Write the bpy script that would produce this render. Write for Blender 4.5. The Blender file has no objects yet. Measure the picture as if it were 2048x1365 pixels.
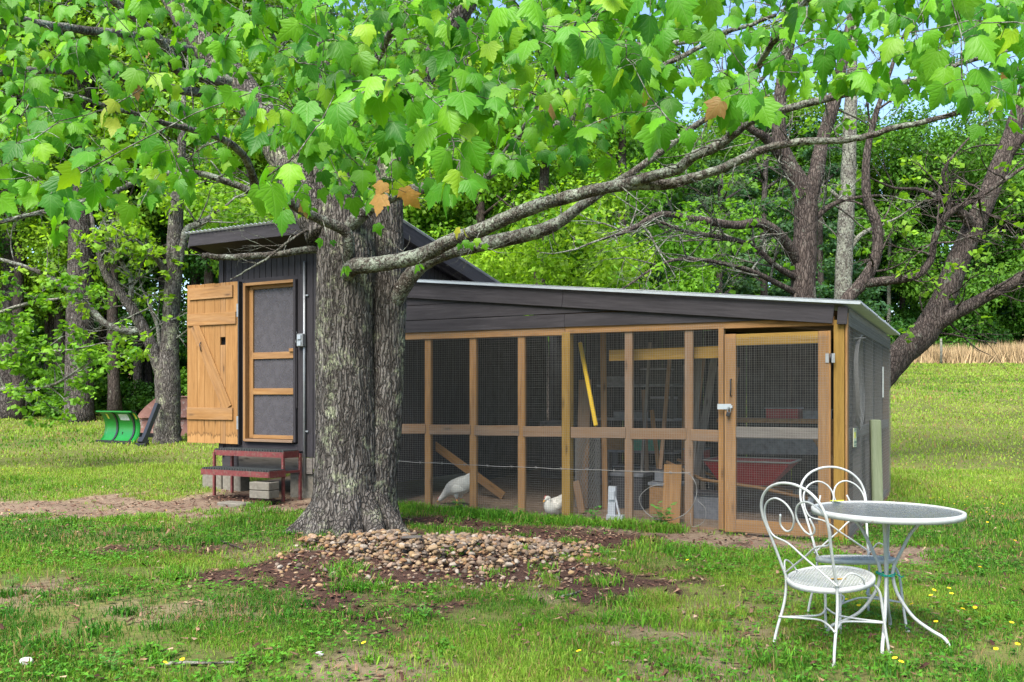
import bpy, bmesh, math, random
import numpy as np
from mathutils import Vector, Matrix
R = math.radians
rng = np.random.default_rng(7)
random.seed(7)
sc = bpy.context.scene
C = sc.collection

# ------------------------------------------------------------------ camera, sky, sun, exposure
cam_d = bpy.data.cameras.new('camera')
cam_d.sensor_width = 36.0
cam_d.lens = 30.76
cam_d.shift_y = 0.055
cam_d.clip_start = 0.05
cam_d.clip_end = 2000
cam = bpy.data.objects.new('camera', cam_d)
cam.location = (0, 0, 1.4)
cam.rotation_euler = (R(90), 0, 0)
C.objects.link(cam)
sc.camera = cam

SUN_EL, SUN_AZ = 52.0, 205.0          # azimuth clockwise from +Y: behind the camera, a little to its left
world = bpy.data.worlds.new('World')
sc.world = world
world.use_nodes = True
wn = world.node_tree
sky = wn.nodes.new('ShaderNodeTexSky')
sky.sky_type = 'NISHITA'
sky.sun_disc = False
sky.sun_elevation = R(SUN_EL)
sky.sun_rotation = R(SUN_AZ)
sky.air_density = 1.0
sky.dust_density = .6
sky.ozone_density = 2.0
wn.links.new(sky.outputs[0], wn.nodes['Background'].inputs[0])
wn.nodes['Background'].inputs[1].default_value = 0.095
sun_d = bpy.data.lights.new('sun', 'SUN')
sun_d.energy = 3.3
sun_d.angle = R(38)
sun_d.color = (1.0, 0.95, 0.86)
sun = bpy.data.objects.new('sun', sun_d)
_dir = Vector((math.sin(R(SUN_AZ)) * math.cos(R(SUN_EL)), math.cos(R(SUN_AZ)) * math.cos(R(SUN_EL)), math.sin(R(SUN_EL))))
sun.rotation_euler = _dir.to_track_quat('Z', 'Y').to_euler()
sun.location = (0, 0, 30)
C.objects.link(sun)
sc.view_settings.view_transform = 'Standard'
sc.view_settings.look = 'None'
sc.view_settings.gamma = 1.0
sc.view_settings.exposure = 1.9
sc.render.engine = 'CYCLES'
sc.cycles.use_denoising = True
sc.cycles.max_bounces = 8
sc.cycles.diffuse_bounces = 4
sc.cycles.transparent_max_bounces = 12
sc.cycles.caustics_reflective = False
sc.cycles.caustics_refractive = False

# ------------------------------------------------------------------ measuring
F, HY = 1750.0, 795.0
def at(px, py, Y):
    """World point at depth Y that measures (px, py) on the photograph."""
    return Vector(((px - 1024) / F * Y, Y, 1.4 - (py - HY) / F * Y))
CA, SA = 0.8838, 0.4679
OX, OY = 3.216, 8.45
def P(t, s, z):
    """Coop frame: t metres left along the front from its right corner, s metres back, z up."""
    return Vector((OX - CA * t + SA * s, OY + SA * t + CA * s, z))
UT = Vector((-CA, SA, 0)); VS = Vector((SA, CA, 0)); UZ = Vector((0, 0, 1))
def to_ts(X, Y):
    dx, dy = X - OX, Y - OY
    return -CA * dx + SA * dy, SA * dx + CA * dy

_tab = rng.random((256, 256))
def vnoise(x, y):
    xi = np.floor(x).astype(int); yi = np.floor(y).astype(int)
    xf = x - xi; yf = y - yi
    u = xf * xf * (3 - 2 * xf); v = yf * yf * (3 - 2 * yf)
    a = _tab[xi & 255, yi & 255]; b = _tab[(xi + 1) & 255, yi & 255]
    c = _tab[xi & 255, (yi + 1) & 255]; d = _tab[(xi + 1) & 255, (yi + 1) & 255]
    return a * (1 - u) * (1 - v) + b * u * (1 - v) + c * (1 - u) * v + d * u * v
def fbm(x, y, o=4):
    s = 0; a = .5; n = 0
    for i in range(o):
        s = s + a * vnoise(x * 2 ** i + 17.3 * i, y * 2 ** i + 5.7 * i); n += a; a *= .5
    return s / n
def sstep(a, b, x):
    t = np.clip((x - a) / (b - a), 0, 1); return t * t * (3 - 2 * t)
def soft(x, k=1.0):
    return k * np.logaddexp(0, x / k)
PILE = (-0.55, 7.55)
def G(X, Y):
    X = np.asarray(X, float); Y = np.asarray(Y, float)
    w = sstep(-1.0, 4.0, X)
    zl = .036 * soft(Y - 9.5, 1.2)
    zr = .082 * soft(Y - 14.0, 1.5)
    z = zl * (1 - w) + zr * w
    z = z + (fbm(X * .35 + 9, Y * .35) - .5) * .10 * sstep(0, 6, np.hypot(X - 2.1, Y - 5) ) * .7
    d2 = ((X - PILE[0]) / .95) ** 2 + ((Y - PILE[1]) / .8) ** 2
    z = z + .09 * np.exp(-d2 * 1.3)
    d3 = ((X + 1.6) / .95) ** 2 + ((Y - 8.8) / .9) ** 2
    z = z + .06 * np.exp(-d3)
    return z
def g1(x, y):
    return float(G(x, y))

# ------------------------------------------------------------------ objects
def tag(o, label=None, cat=None, group=None, kind=None):
    if label: o['label'] = label
    if cat: o['category'] = cat
    if group: o['group'] = group
    if kind: o['kind'] = kind
    return o
def thing(name, label, cat, loc=(0, 0, 0), rz=0.0, group=None):
    o = bpy.data.objects.new(name, None)
    o.empty_display_size = .1
    C.objects.link(o)
    o.location = loc; o.rotation_euler = (0, 0, rz)
    return tag(o, label, cat, group)
def basis(o):
    return Matrix.LocRotScale(o.location, o.rotation_euler, o.scale)
def world_of(o):
    return (world_of(o.parent) @ o.matrix_parent_inverse @ o.matrix_basis) if o.parent else basis(o)
def obj(name, me, mat=None, parent=None, mw=None, local=False):
    o = bpy.data.objects.new(name, me)
    C.objects.link(o)
    if mat is not None and not me.materials:
        me.materials.append(mat)
    if mw is not None:
        o.matrix_basis = mw
    if parent is not None:
        o.parent = parent
        if not local:
            o.matrix_parent_inverse = world_of(parent).inverted()
    return o

class MB:
    def __init__(s):
        s.v = []; s.f = []; s.smooth = []
    def add(s, vs, fs, smooth=False):
        n = len(s.v); s.v += [tuple(q) for q in vs]
        s.f += [tuple(i + n for i in q) for q in fs]; s.smooth += [smooth] * len(fs)
    def box(s, c, sx, sy, sz, M=None):
        vs = [Vector((x * sx / 2, y * sy / 2, z * sz / 2)) for x in (-1, 1) for y in (-1, 1) for z in (-1, 1)]
        if M is not None: vs = [M @ q for q in vs]
        s.add([q + Vector(c) for q in vs], [(0, 1, 3, 2), (4, 6, 7, 5), (0, 4, 5, 1), (2, 3, 7, 6), (0, 2, 6, 4), (1, 5, 7, 3)])
    def bar(s, a, b, w, h, n=None):
        a, b = Vector(a), Vector(b); d = (b - a).normalized()
        n = Vector(n) if n is not None else (UZ if abs(d.z) < .9 else Vector((0, 1, 0)))
        y = n.cross(d).normalized(); z = d.cross(y)
        vs = [p + y * (i * w / 2) + z * (j * h / 2) for p in (a, b) for i, j in ((-1, -1), (1, -1), (1, 1), (-1, 1))]
        s.add(vs, [(3, 2, 1, 0), (4, 5, 6, 7), (0, 1, 5, 4), (1, 2, 6, 5), (2, 3, 7, 6), (3, 0, 4, 7)])
    def tube(s, pts, rad, n=8, cap=True, closed=False):
        pts = [Vector(p) for p in pts]
        if not hasattr(rad, '__len__'): rad = [rad] * len(pts)
        k = len(pts); ref = None; rings = []
        for i, p in enumerate(pts):
            if closed: d = (pts[(i + 1) % k] - pts[i - 1])
            else: d = pts[min(i + 1, k - 1)] - pts[max(i - 1, 0)]
            d = d.normalized() if d.length > 1e-9 else Vector((0, 0, 1))
            if ref is None:
                ref = Vector((1, 0, 0)) if abs(d.x) < .8 else Vector((0, 1, 0))
            x = (ref - d * ref.dot(d)).normalized(); y = d.cross(x); ref = x
            rings.append([p + (x * math.cos(2 * math.pi * j / n) + y * math.sin(2 * math.pi * j / n)) * rad[i] for j in range(n)])
        vs = [q for r in rings for q in r]; fs = []
        for i in range(k if closed else k - 1):
            a = i * n; b = ((i + 1) % k) * n
            for j in range(n):
                fs.append((a + j, a + (j + 1) % n, b + (j + 1) % n, b + j))
        if cap and not closed:
            fs.append(tuple(range(n - 1, -1, -1))); fs.append(tuple(range((k - 1) * n, k * n)))
        s.add(vs, fs, True)
    def mesh(s, name='mesh'):
        me = bpy.data.meshes.new(name)
        me.from_pydata(s.v, [], s.f)
        me.polygons.foreach_set('use_smooth', s.smooth)
        me.update(); return me
    def build(s, name, mat, parent=None):
        return obj(name, s.mesh(name), mat, parent)

def spline(pts, n=8, extra=None):
    """Catmull-Rom through pts (tuples of any length)."""
    p = np.array([list(q) for q in pts], float)
    p = np.vstack([2 * p[0] - p[1], p, 2 * p[-1] - p[-2]])
    out = []
    for i in range(1, len(p) - 2):
        for k in range(n):
            t = k / n
            out.append(.5 * ((2 * p[i]) + (-p[i - 1] + p[i + 1]) * t + (2 * p[i - 1] - 5 * p[i] + 4 * p[i + 1] - p[i + 2]) * t * t + (-p[i - 1] + 3 * p[i] - 3 * p[i + 1] + p[i + 2]) * t ** 3))
    out.append(p[-2]); return np.array(out)

def chamfer_box(l, w, h, ch=.003):
    bm = bmesh.new(); bmesh.ops.create_cube(bm, size=1.0)
    for v in bm.verts: v.co = Vector((v.co.x * l, v.co.y * w, v.co.z * h))
    if ch: bmesh.ops.bevel(bm, geom=bm.edges[:], offset=min(ch, w * .3, h * .3), segments=1, affect='EDGES')
    me = bpy.data.meshes.new('board'); bm.to_mesh(me); bm.free(); return me
def board(name, a, b, w, th, mat, parent, n, ch=.003):
    """A plank from a to b (centre line); w across, th along the normal n. Local X runs with the grain."""
    a, b, n = Vector(a), Vector(b), Vector(n)
    d = b - a; L = d.length; d.normalize()
    y = n.cross(d).normalized(); z = d.cross(y)
    M = Matrix.Translation((a + b) / 2) @ Matrix((d, y, z)).transposed().to_4x4()
    return obj(name, chamfer_box(L, w, th, ch), mat, parent, mw=M)

def np_mesh(name, V, T, tint=None, uv=None, smooth=False):
    """Mesh from numpy vertices and triangles/quads, optional per-vertex tint and uv."""
    me = bpy.data.meshes.new(name)
    V = np.asarray(V, np.float32); T = np.asarray(T, np.int32); k = T.shape[1]
    me.vertices.add(len(V)); me.vertices.foreach_set('co', V.ravel())
    me.loops.add(T.size); me.loops.foreach_set('vertex_index', T.ravel())
    me.polygons.add(len(T)); me.polygons.foreach_set('loop_start', np.arange(0, T.size, k, dtype=np.int32))
    me.polygons.foreach_set('use_smooth', np.full(len(T), smooth))
    me.update(calc_edges=True)
    if tint is not None:
        ca = me.color_attributes.new('tint', 'FLOAT_COLOR', 'POINT')
        c = np.ones((len(V), 4), np.float32); c[:, :3] = tint; ca.data.foreach_set('color', c.ravel())
    if uv is not None:
        ul = me.uv_layers.new(name='UVMap'); ul.data.foreach_set('uv', np.asarray(uv, np.float32)[T.ravel()].ravel())
    return me

# ------------------------------------------------------------------ materials
class NT:
    def __init__(s, name):
        s.m = bpy.data.materials.new(name); s.m.use_nodes = True; s.t = s.m.node_tree
        s.b = s.t.nodes['Principled BSDF']; s.out = s.t.nodes['Material Output']
    def n(s, typ, ins=None, **props):
        q = s.t.nodes.new(typ)
        for k, v in props.items(): setattr(q, k, v)
        for k, v in (ins or {}).items(): s.set(q.inputs[k], v)
        return q
    def set(s, sock, v):
        if isinstance(v, bpy.types.NodeSocket): s.t.links.new(v, sock)
        else: sock.default_value = v
    def obj(s): return s.n('ShaderNodeTexCoord').outputs['Object']
    def mapv(s, vec, scale=(1, 1, 1), loc=None):
        q = s.n('ShaderNodeMapping', {'Vector': vec, 'Scale': scale})
        if loc is not None: s.set(q.inputs['Location'], loc)
        return q.outputs[0]
    def noise(s, vec, scale, detail=4, rough=.55, dist=0.0):
        return s.n('ShaderNodeTexNoise', {'Vector': vec, 'Scale': scale, 'Detail': detail, 'Roughness': rough, 'Distortion': dist}).outputs['Fac']
    def ramp(s, fac, stops, interp='LINEAR'):
        q = s.n('ShaderNodeValToRGB', {'Fac': fac}); e = q.color_ramp; e.interpolation = interp
        while len(e.elements) < len(stops): e.elements.new(.5)
        for el, (p, c) in zip(e.elements, stops):
            el.position = p; el.color = (c, c, c, 1) if isinstance(c, (int, float)) else (*c, 1)
        return q.outputs['Color']
    def mix(s, fac, a, b, mode='MIX'):
        q = s.n('ShaderNodeMix', data_type='RGBA', blend_type=mode)
        s.set(q.inputs[0], fac)
        for i, v in ((6, a), (7, b)):
            s.set(q.inputs[i], (*v, 1) if isinstance(v, tuple) and len(v) == 3 else v)
        return q.outputs[2]
    def math(s, op, a, b=0.0, clamp=False):
        q = s.n('ShaderNodeMath', operation=op, use_clamp=clamp); s.set(q.inputs[0], a); s.set(q.inputs[1], b); return q.outputs[0]
    def rand(s): return s.n('ShaderNodeObjectInfo').outputs['Random']
    def bump(s, h, strength=.5, dist=.01):
        q = s.n('ShaderNodeBump', {'Height': h, 'Strength': strength, 'Distance': dist})
        s.set(s.b.inputs['Normal'], q.outputs[0])
    def fin(s, col=None, rough=.7, spec=.3, metal=0.0):
        if col is not None: s.set(s.b.inputs['Base Color'], (*col, 1) if isinstance(col, tuple) and len(col) == 3 else col)
        s.set(s.b.inputs['Roughness'], rough); s.set(s.b.inputs['Specular IOR Level'], spec); s.set(s.b.inputs['Metallic'], metal)
        return s.m

def wood(name, dark, mid, light, grey=.0, knot=True, rough=.75, damp=None):
    t = NT(name); rnd = t.rand()
    off = t.n('ShaderNodeCombineXYZ', {'X': t.math('MULTIPLY', rnd, 37.0), 'Y': t.math('MULTIPLY', rnd, 91.0), 'Z': t.math('MULTIPLY', rnd, 53.0)}).outputs[0]
    v = t.n('ShaderNodeVectorMath', {0: t.obj(), 1: off}, operation='ADD').outputs[0]
    grain = t.noise(t.mapv(v, (2.2, 34, 34)), 1.0, 6, .62, .5)
    fine = t.noise(t.mapv(v, (9, 260, 260)), 1.0, 3, .6)
    big = t.noise(t.mapv(v, (1.3, 4, 4)), 1.0, 3, .5)
    col = t.ramp(grain, [(.28, dark), (.5, mid), (.72, light)])
    col = t.mix(t.ramp(big, [(.35, 0.0), (.75, .55)]), col, tuple(c * .72 for c in mid))
    col = t.mix(t.ramp(fine, [(.3, .35), (.6, 0.0)]), col, tuple(c * .5 for c in dark))
    if knot:
        vo = t.n('ShaderNodeTexVoronoi', {'Vector': t.mapv(v, (2.1, 8.0, 8.0)), 'Scale': 1.0}).outputs['Distance']
        col = t.mix(t.ramp(vo, [(.06, .85), (.13, .25), (.2, 0.0)]), col, tuple(c * .35 for c in dark))
    col = t.mix(t.ramp(rnd, [(0, 0.0), (1, .35)]), col, tuple(c * .68 for c in mid))
    if grey > 0:
        gn = t.noise(t.mapv(v, (1.5, 9, 9)), 1.0, 4, .6)
        col = t.mix(t.ramp(gn, [(.35, 0.0), (.6, grey)]), col, (.165, .14, .12))
    if damp is not None:                       # water-stain tide mark with a ragged edge near the foot of the planks
        x = t.n('ShaderNodeSeparateXYZ', {0: t.obj()}).outputs[0]
        rag = t.math('MULTIPLY', t.noise(t.mapv(v, (3, 26, 26)), 1.0, 4, .7), .26)
        e_ = t.math('SUBTRACT', t.math('SUBTRACT', x, rag), damp)
        col = t.mix(t.ramp(e_, [(.0, .0), (.012, .85), (.04, .0)]), col, tuple(c * .28 for c in dark))
        col = t.mix(t.ramp(e_, [(.0, .30), (.02, 0.0)]), col, tuple(c * 1.25 for c in light))
    t.bump(t.math('ADD', grain, t.math('MULTIPLY', fine, .5)), .35, .004)
    return t.fin(col, rough, .25)
pine = wood('pine_new', (.17, .076, .022), (.285, .143, .046), (.35, .195, .075), grey=.16)
pine_damp = wood('pine_tide_marked', (.17, .076, .022), (.285, .143, .046), (.35, .195, .075), damp=-1.15)
pine_y = wood('pine_treated', (.15, .083, .017), (.245, .143, .029), (.30, .19, .047))
pine_w = wood('pine_weathered', (.13, .068, .031), (.21, .115, .055), (.265, .155, .085), grey=.4)
greywood = wood('grey_weathered_wood', (.09, .078, .070), (.15, .132, .118), (.21, .19, .17))
stain = wood('charcoal_stained_wood', (.017, .0145, .017), (.034, .030, .034), (.056, .050, .055), knot=False)
mossywood = wood('green_weathered_post', (.14, .17, .09), (.24, .27, .155), (.35, .37, .25), knot=False)
oldboard = wood('brown_plank', (.16, .08, .035), (.26, .14, .06), (.34, .2, .1))  # plain brown wood for stored planks, crates and the bench

def plain(name, col, rough=.5, spec=.4, metal=0.0, var=.25, scale=25.0, wear=None, wear_at=(.58, .66), bump=.15):
    t = NT(name); v = t.obj()
    nz = t.noise(v, scale, 5, .6)
    c = t.mix(t.ramp(nz, [(.3, 0.0), (.7, 1.0)]), tuple(q * (1 - var) for q in col), tuple(min(1, q * (1 + var * .5)) for q in col))
    if wear:
        w = t.noise(v, scale * 1.7, 6, .7)
        c = t.mix(t.ramp(w, [(wear_at[0], 0.0), (wear_at[1], 1.0)]), c, wear)
    if bump: t.bump(nz, bump, .004)
    return t.fin(c, rough, spec, metal)
white_paint = plain('white_painted_iron', (.42, .425, .41), .45, .4, 0, .15, 30, (.25, .13, .07), (.655, .70))
galv = plain('galvanised_wire', (.17, .165, .155), .5, .4, .2, .2, 30)
galv_roof = plain('galvanised_roof', (.36, .385, .41), .4, .5, .35, .15, 9)
steel = plain('grey_steel', (.24, .25, .26), .45, .5, .4, .2, 14)
black_iron = plain('black_iron', (.022, .022, .025), .35, .5, .2, .3, 30)
red_step = plain('red_painted_steel', (.135, .026, .026), .6, .4, 0, .35, 18, (.13, .07, .055), (.52, .62))
rubber = plain('dark_tread', (.05, .056, .055), .8, .3, 0, .3, 40)
concrete = plain('concrete_block', (.16, .145, .12), .92, .2, 0, .3, 22, (.15, .12, .09), (.55, .7), .5)
dark_panel = plain('dark_sheet_metal', (.035, .040, .044), .6, .3, .2, .4, 5)
red_tray = plain('red_enamel_tray', (.20, .012, .017), .45, .4, 0, .25, 12)
yellow = plain('yellow_fibreglass', (.44, .28, .009), .4, .4, 0, .08, 10)
grey_plastic = plain('grey_plastic', (.34, .36, .39), .5, .4, 0, .1, 10)
junk_grey = plain('dull_grey_clutter', (.13, .135, .15), .6, .3, 0, .4, 14)
junk_dark = plain('dark_clutter', (.035, .035, .04), .6, .3, 0, .3, 14)
junk_green = plain('green_clutter', (.05, .22, .15), .6, .3)
plow_green = plain('green_enamel', (.008, .15, .018), .3, .5, 0, .12, 8)
decal_white = plain('white_decal', (.55, .56, .54), .4, .4)
decal_yellow = plain('yellow_sticker', (.72, .62, .08), .5, .4)
rust = plain('rusty_pink_sheet', (.25, .125, .10), .8, .25, .1, .3, 5, (.34, .28, .25), (.56, .68))
feather = plain('white_feathers', (.48, .46, .41), .85, .15, 0, .16, 45, (.45, .4, .33), (.6, .75), .6)
feather_tan = plain('tan_feathers', (.5, .36, .22), .85, .15, 0, .2, 45)
orange_skin = plain('orange_shank', (.62, .30, .06), .6, .3)
comb_red = plain('red_comb', (.50, .05, .04), .6, .3)
dark_inside = plain('dark_interior_board', (.055, .048, .045), .85, .2, 0, .4, 6)
paper = plain('pale_yellow_card', (.48, .48, .33), .6, .3, 0, .06, 20)
ink = plain('green_grey_ink', (.16, .22, .16), .7, .2, 0, .1, 20)
ink_y = plain('yellow_ink', (.60, .55, .08), .7, .2, 0, .1, 20)
white_bit = plain('white_quartz', (.45, .44, .43), .7, .3, 0, .2, 30)

t = NT('fly_screen')
v = t.obj()
scr = t.noise(v, 9, 5, .6)
colr = t.mix(scr, (.050, .046, .052), (.085, .078, .086))
tr = t.n('ShaderNodeBsdfTransparent')
mx = t.n('ShaderNodeMixShader', {0: t.ramp(scr, [(.3, .68), (.7, .86)])})
t.fin(colr, .6, .35); t.t.links.new(tr.outputs[0], mx.inputs[1]); t.t.links.new(t.b.outputs[0], mx.inputs[2])
t.t.links.new(mx.outputs[0], t.out.inputs[0]); screen_mat = t.m

t = NT('pebbled_glass')
hz = t.n('ShaderNodeTexVoronoi', {'Vector': t.obj(), 'Scale': 130.0}).outputs['Distance']
t.bump(hz, .55, .004)
dn = t.noise(t.obj(), 16, 5, .6)
t.fin(t.mix(dn, (.16, .175, .18), (.28, .30, .30)), t.ramp(dn, [(.3, .10), (.7, .32)]), .6)
t.set(t.b.inputs['Transmission Weight'], .55)
glass_mat = t.m

def bark(name, dark, mid, light, lichen=(.42, .46, .33), lich=(.60, .70), vs=(14, 14, 3.2), disp=.6, spots=.75):
    t = NT(name); v = t.obj()
    warp = t.n('ShaderNodeVectorMath', {0: v, 1: t.n('ShaderNodeVectorMath', {0: t.n('ShaderNodeTexNoise', {'Vector': v, 'Scale': 5.0, 'Detail': 3.0}).outputs['Color'], 1: (.10, .10, .25)}, operation='MULTIPLY').outputs[0]}, operation='ADD').outputs[0]
    a = t.noise(t.mapv(warp, vs), 1.0, 6, .62, .35)
    b = t.n('ShaderNodeTexVoronoi', {'Vector': t.mapv(warp, tuple(q * 1.6 for q in vs)), 'Scale': 1.0}, feature='DISTANCE_TO_EDGE').outputs['Distance']
    f = t.noise(v, 60, 4, .65)
    col = t.ramp(a, [(.3, dark), (.5, mid), (.72, light)])
    col = t.mix(t.ramp(b, [(.0, .95), (.13, .25), (.2, 0.0)]), col, tuple(q * .35 for q in dark))
    col = t.mix(t.ramp(f, [(.35, .45), (.6, 0.0)]), col, dark)
    l1 = t.noise(v, 4.2, 6, .72); l2 = t.noise(v, 26, 4, .7)
    m = t.math('MULTIPLY', t.ramp(l1, [(lich[0] - .06, 0.0), (lich[1], 1.0)]), t.ramp(l2, [(.42, 0.0), (.54, 1.0)]))
    col = t.mix(m, col, t.mix(f, tuple(q * .7 for q in lichen), lichen))
    l3 = t.noise(v, 38, 3, .7)
    col = t.mix(t.ramp(l3, [(.60, 0.0), (.66, spots)]), col, (.34, .34, .31))
    h = t.math('ADD', t.math('MULTIPLY', a, .8), t.math('ADD', t.ramp(b, [(0, 0.0), (.22, .8)]), t.math('MULTIPLY', f, .35)))
    t.bump(h, disp, .02)
    return t.fin(col, .9, .15)
bark_maple = bark('maple_bark', (.050, .042, .036), (.140, .122, .108), (.255, .23, .21), (.38, .40, .25), (.59, .67), (21, 21, 2.7), 1.0, .3)
bark_limb = bark('lichened_limb_bark', (.042, .034, .028), (.10, .084, .07), (.18, .158, .135), (.31, .34, .27), (.48, .60), (26, 26, 12), .5)
bark_dark = bark('dark_tree_bark', (.036, .027, .023), (.085, .066, .057), (.145, .118, .10), (.25, .27, .21), (.62, .74), (16, 16, 3), .8, .12)
bark_pale = bark('pale_lichen_bark', (.06, .05, .042), (.125, .11, .095), (.20, .18, .155), (.27, .28, .22), (.42, .55), (14, 14, 5), .6)
bark_pine = bark('pine_bark', (.030, .024, .021), (.075, .062, .055), (.13, .112, .10), (.25, .26, .2), (.75, .85), (7, 7, 2.0), .9)

def leafmat(name, src='attr', veins=True, trans=.42, rough=.45):
    t = NT(name)
    if src == 'attr': base = t.n('ShaderNodeVertexColor', layer_name='tint').outputs['Color']
    else: base = t.n('ShaderNodeObjectInfo').outputs['Color']
    if veins:
        uv = t.n('ShaderNodeTexCoord').outputs['UV']
        xy = t.n('ShaderNodeSeparateXYZ', {0: uv}); x = t.math('ABSOLUTE', xy.outputs[0]); y = xy.outputs[1]
        ds = [x]
        for ang in (38, 66):
            c, q = math.cos(R(ang)), math.sin(R(ang))
            ds.append(t.math('ABSOLUTE', t.math('SUBTRACT', t.math('MULTIPLY', x, c), t.math('MULTIPLY', t.math('SUBTRACT', y, .04), q))))
        br = t.math('PINGPONG', t.math('ADD', y, t.math('MULTIPLY', x, -.8)), .075)
        d = t.math('MINIMUM', t.math('MINIMUM', ds[0], ds[1]), t.math('MINIMUM', ds[2], t.math('ADD', br, .011)))
        vn = t.ramp(d, [(.005, .32), (.016, 0.0)])
        base = t.mix(vn, base, t.mix(.5, base, (.30, .48, .14)))
        bl = t.noise(t.n('ShaderNodeTexCoord').outputs['Object'], 70, 4, .6)
        base = t.mix(t.ramp(bl, [(.35, .35), (.6, 0.0)]), base, t.mix(1.0, base, (.55, .62, .55), 'MULTIPLY'))
        t.bump(t.ramp(d, [(0, 0.0), (.05, 1.0)]), .25, .003)
    else:
        rnd = t.rand()
        base = t.mix(1.0, base, t.ramp(rnd, [(0, (.74, .86, .74)), (.5, (1, 1, 1)), (1, (1.25, 1.1, .86))]), 'MULTIPLY')
    t.fin(base, rough, .22)
    tl = t.n('ShaderNodeBsdfTranslucent'); t.set(tl.inputs[0], t.mix(1.0, base, (1.5, 1.5, .5), 'MULTIPLY'))
    mx = t.n('ShaderNodeMixShader', {0: trans}); t.t.links.new(t.b.outputs[0], mx.inputs[1]); t.t.links.new(tl.outputs[0], mx.inputs[2])
    t.t.links.new(mx.outputs[0], t.out.inputs[0]); return t.m
leaf_attr = leafmat('maple_leaf_tinted')
leaf_obj = leafmat('maple_leaf_single', 'obj')
far_leaf = leafmat('woodland_leaf', 'attr', False, .45, .55)
grass_mat = leafmat('grass_blade', 'attr', False, .35, .6)
def tinted(name, src, rough=.8, spec=.25, scale=40, bump=.4):
    t = NT(name)
    base = t.n('ShaderNodeVertexColor', layer_name='tint').outputs['Color'] if src == 'attr' else t.n('ShaderNodeObjectInfo').outputs['Color']
    nz = t.noise(t.obj(), scale, 5, .65)
    base = t.mix(t.ramp(nz, [(.3, .45), (.65, 0.0)]), base, t.mix(1.0, base, (.55, .5, .45), 'MULTIPLY'))
    t.bump(nz, bump, .004); return t.fin(base, rough, spec)
stone_obj = tinted('stone_single', 'obj'); stone_attr = tinted('stone_mass', 'attr')
chip_mat = tinted('mulch_chip', 'attr', .95, .1, 60)
# ------------------------------------------------------------------ ground
def bare_masks(X, Y):
    """dirt (0..1) and mulch (0..1) cover at ground points."""
    n = fbm(X * 1.3, Y * 1.3, 4) - .5
    n2 = fbm(X * 4.1 + 40, Y * 4.1 + 3, 3) - .5
    e = n * 1.1 + n2 * .9
    # worn path along the left side of the yard, leading to the shed step
    ax, ay, bx, by = -9.0, 10.2, -2.6, 11.2
    u = np.clip(((X - ax) * (bx - ax) + (Y - ay) * (by - ay)) / ((bx - ax) ** 2 + (by - ay) ** 2), 0, 1)
    dpath = np.hypot(X - (ax + u * (bx - ax)), (Y - (ay + u * (by - ay))))
    dirt = sstep(.20, -.20, dpath - .80 + e * 1.2)
    t, s = to_ts(X, Y)
    front = np.maximum(np.abs(t - 1.0) - 1.75, np.abs(s + .42) - .36)
    dirt = np.maximum(dirt, sstep(.15, -.15, front + e * .6))
    inside = (t > -.05) & (t < 8.5) & (s > -.03) & (s < 4.8)
    dirt = np.where(inside, 1.0, dirt)
    step = np.hypot((t - 7.3) / 1.2, (s + .55) / .7) - 1
    dirt = np.maximum(dirt, sstep(.2, -.2, step + e))
    for (cx, cy, r) in ((-.68, 4.45, .3), (.9, 4.4, .25), (-3.35, 6.2, .35), (.7, 5.35, .22), (4.35, 11.4, .6), (5.3, 8.6, .25)):
        dirt = np.maximum(dirt, .72 * sstep(.45, -.45, np.hypot(X - cx, (Y - cy)) / r - 1 + e * 1.4))
    sp = fbm(X * .9 + 70, Y * .9 + 12, 4)
    near = sstep(11, 7, Y) * sstep(4.0, 1.5, X)
    dirt = np.maximum(dirt, near * .62 * sstep(.56, .72, sp + n2 * .45))
    md = np.hypot((X - PILE[0] - .1) / 1.55, (Y - PILE[1] + .1) / 1.5) - 1
    mulch = sstep(.26, -.22, md + e * 1.5)
    m2 = np.maximum(np.abs(t - 3.4) - 1.7, np.abs(s + .95) - .42)
    mulch = np.maximum(mulch, sstep(.2, -.2, m2 + e * .7))
    m3 = np.hypot((X + 2.9) / .9, (Y - 8.0) / .35) - 1
    mulch = np.maximum(mulch, .9 * sstep(.2, -.3, m3 + e * 1.2))
    m4 = np.hypot((t - 7.35) / .75, (s + .45) / .42) - 1
    mulch = np.maximum(mulch, .95 * sstep(.2, -.3, m4 + e))
    mulch = np.where(inside, 0, mulch)
    wood_floor = sstep(30, 33, Y + X * .15) * sstep(-4, -8, X)
    return dirt, mulch, wood_floor

def axis(lo, hi, a, b, fine, grow=1.16):
    xs = list(np.arange(a, b, fine)); d = fine
    x = xs[-1]
    while x < hi: d *= grow; x += d; xs.append(x)
    x = a; d = fine; L = []
    while x > lo: d *= grow; x -= d; L.append(x)
    return np.array(L[::-1] + xs)
gx = axis(-400, 400, -7.0, 7.5, .055); gy = axis(-60, 700, 3.6, 13.0, .055)
XX, YY = np.meshgrid(gx, gy, indexing='ij')
ZZ = G(XX, YY)
far = sstep(75, 140, np.hypot(XX, YY))
dirt, mulch, wfl = bare_masks(XX.ravel(), YY.ravel())
ZZ = ZZ.ravel() + np.where(dirt + mulch > .3, (fbm(XX.ravel() * 9, YY.ravel() * 9, 3) - .5) * .03, 0)
nx, ny = len(gx), len(gy)
ii, jj = np.meshgrid(np.arange(nx - 1), np.arange(ny - 1), indexing='ij')
q0 = (ii * ny + jj).ravel()
quads = np.stack([q0, q0 + ny, q0 + ny + 1, q0 + 1], 1)
gm = np_mesh('ground', np.stack([XX.ravel(), YY.ravel(), ZZ], 1), quads, np.stack([dirt, mulch, wfl], 1), smooth=True)
t = NT('lawn_and_dirt')
v = t.obj()
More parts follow.
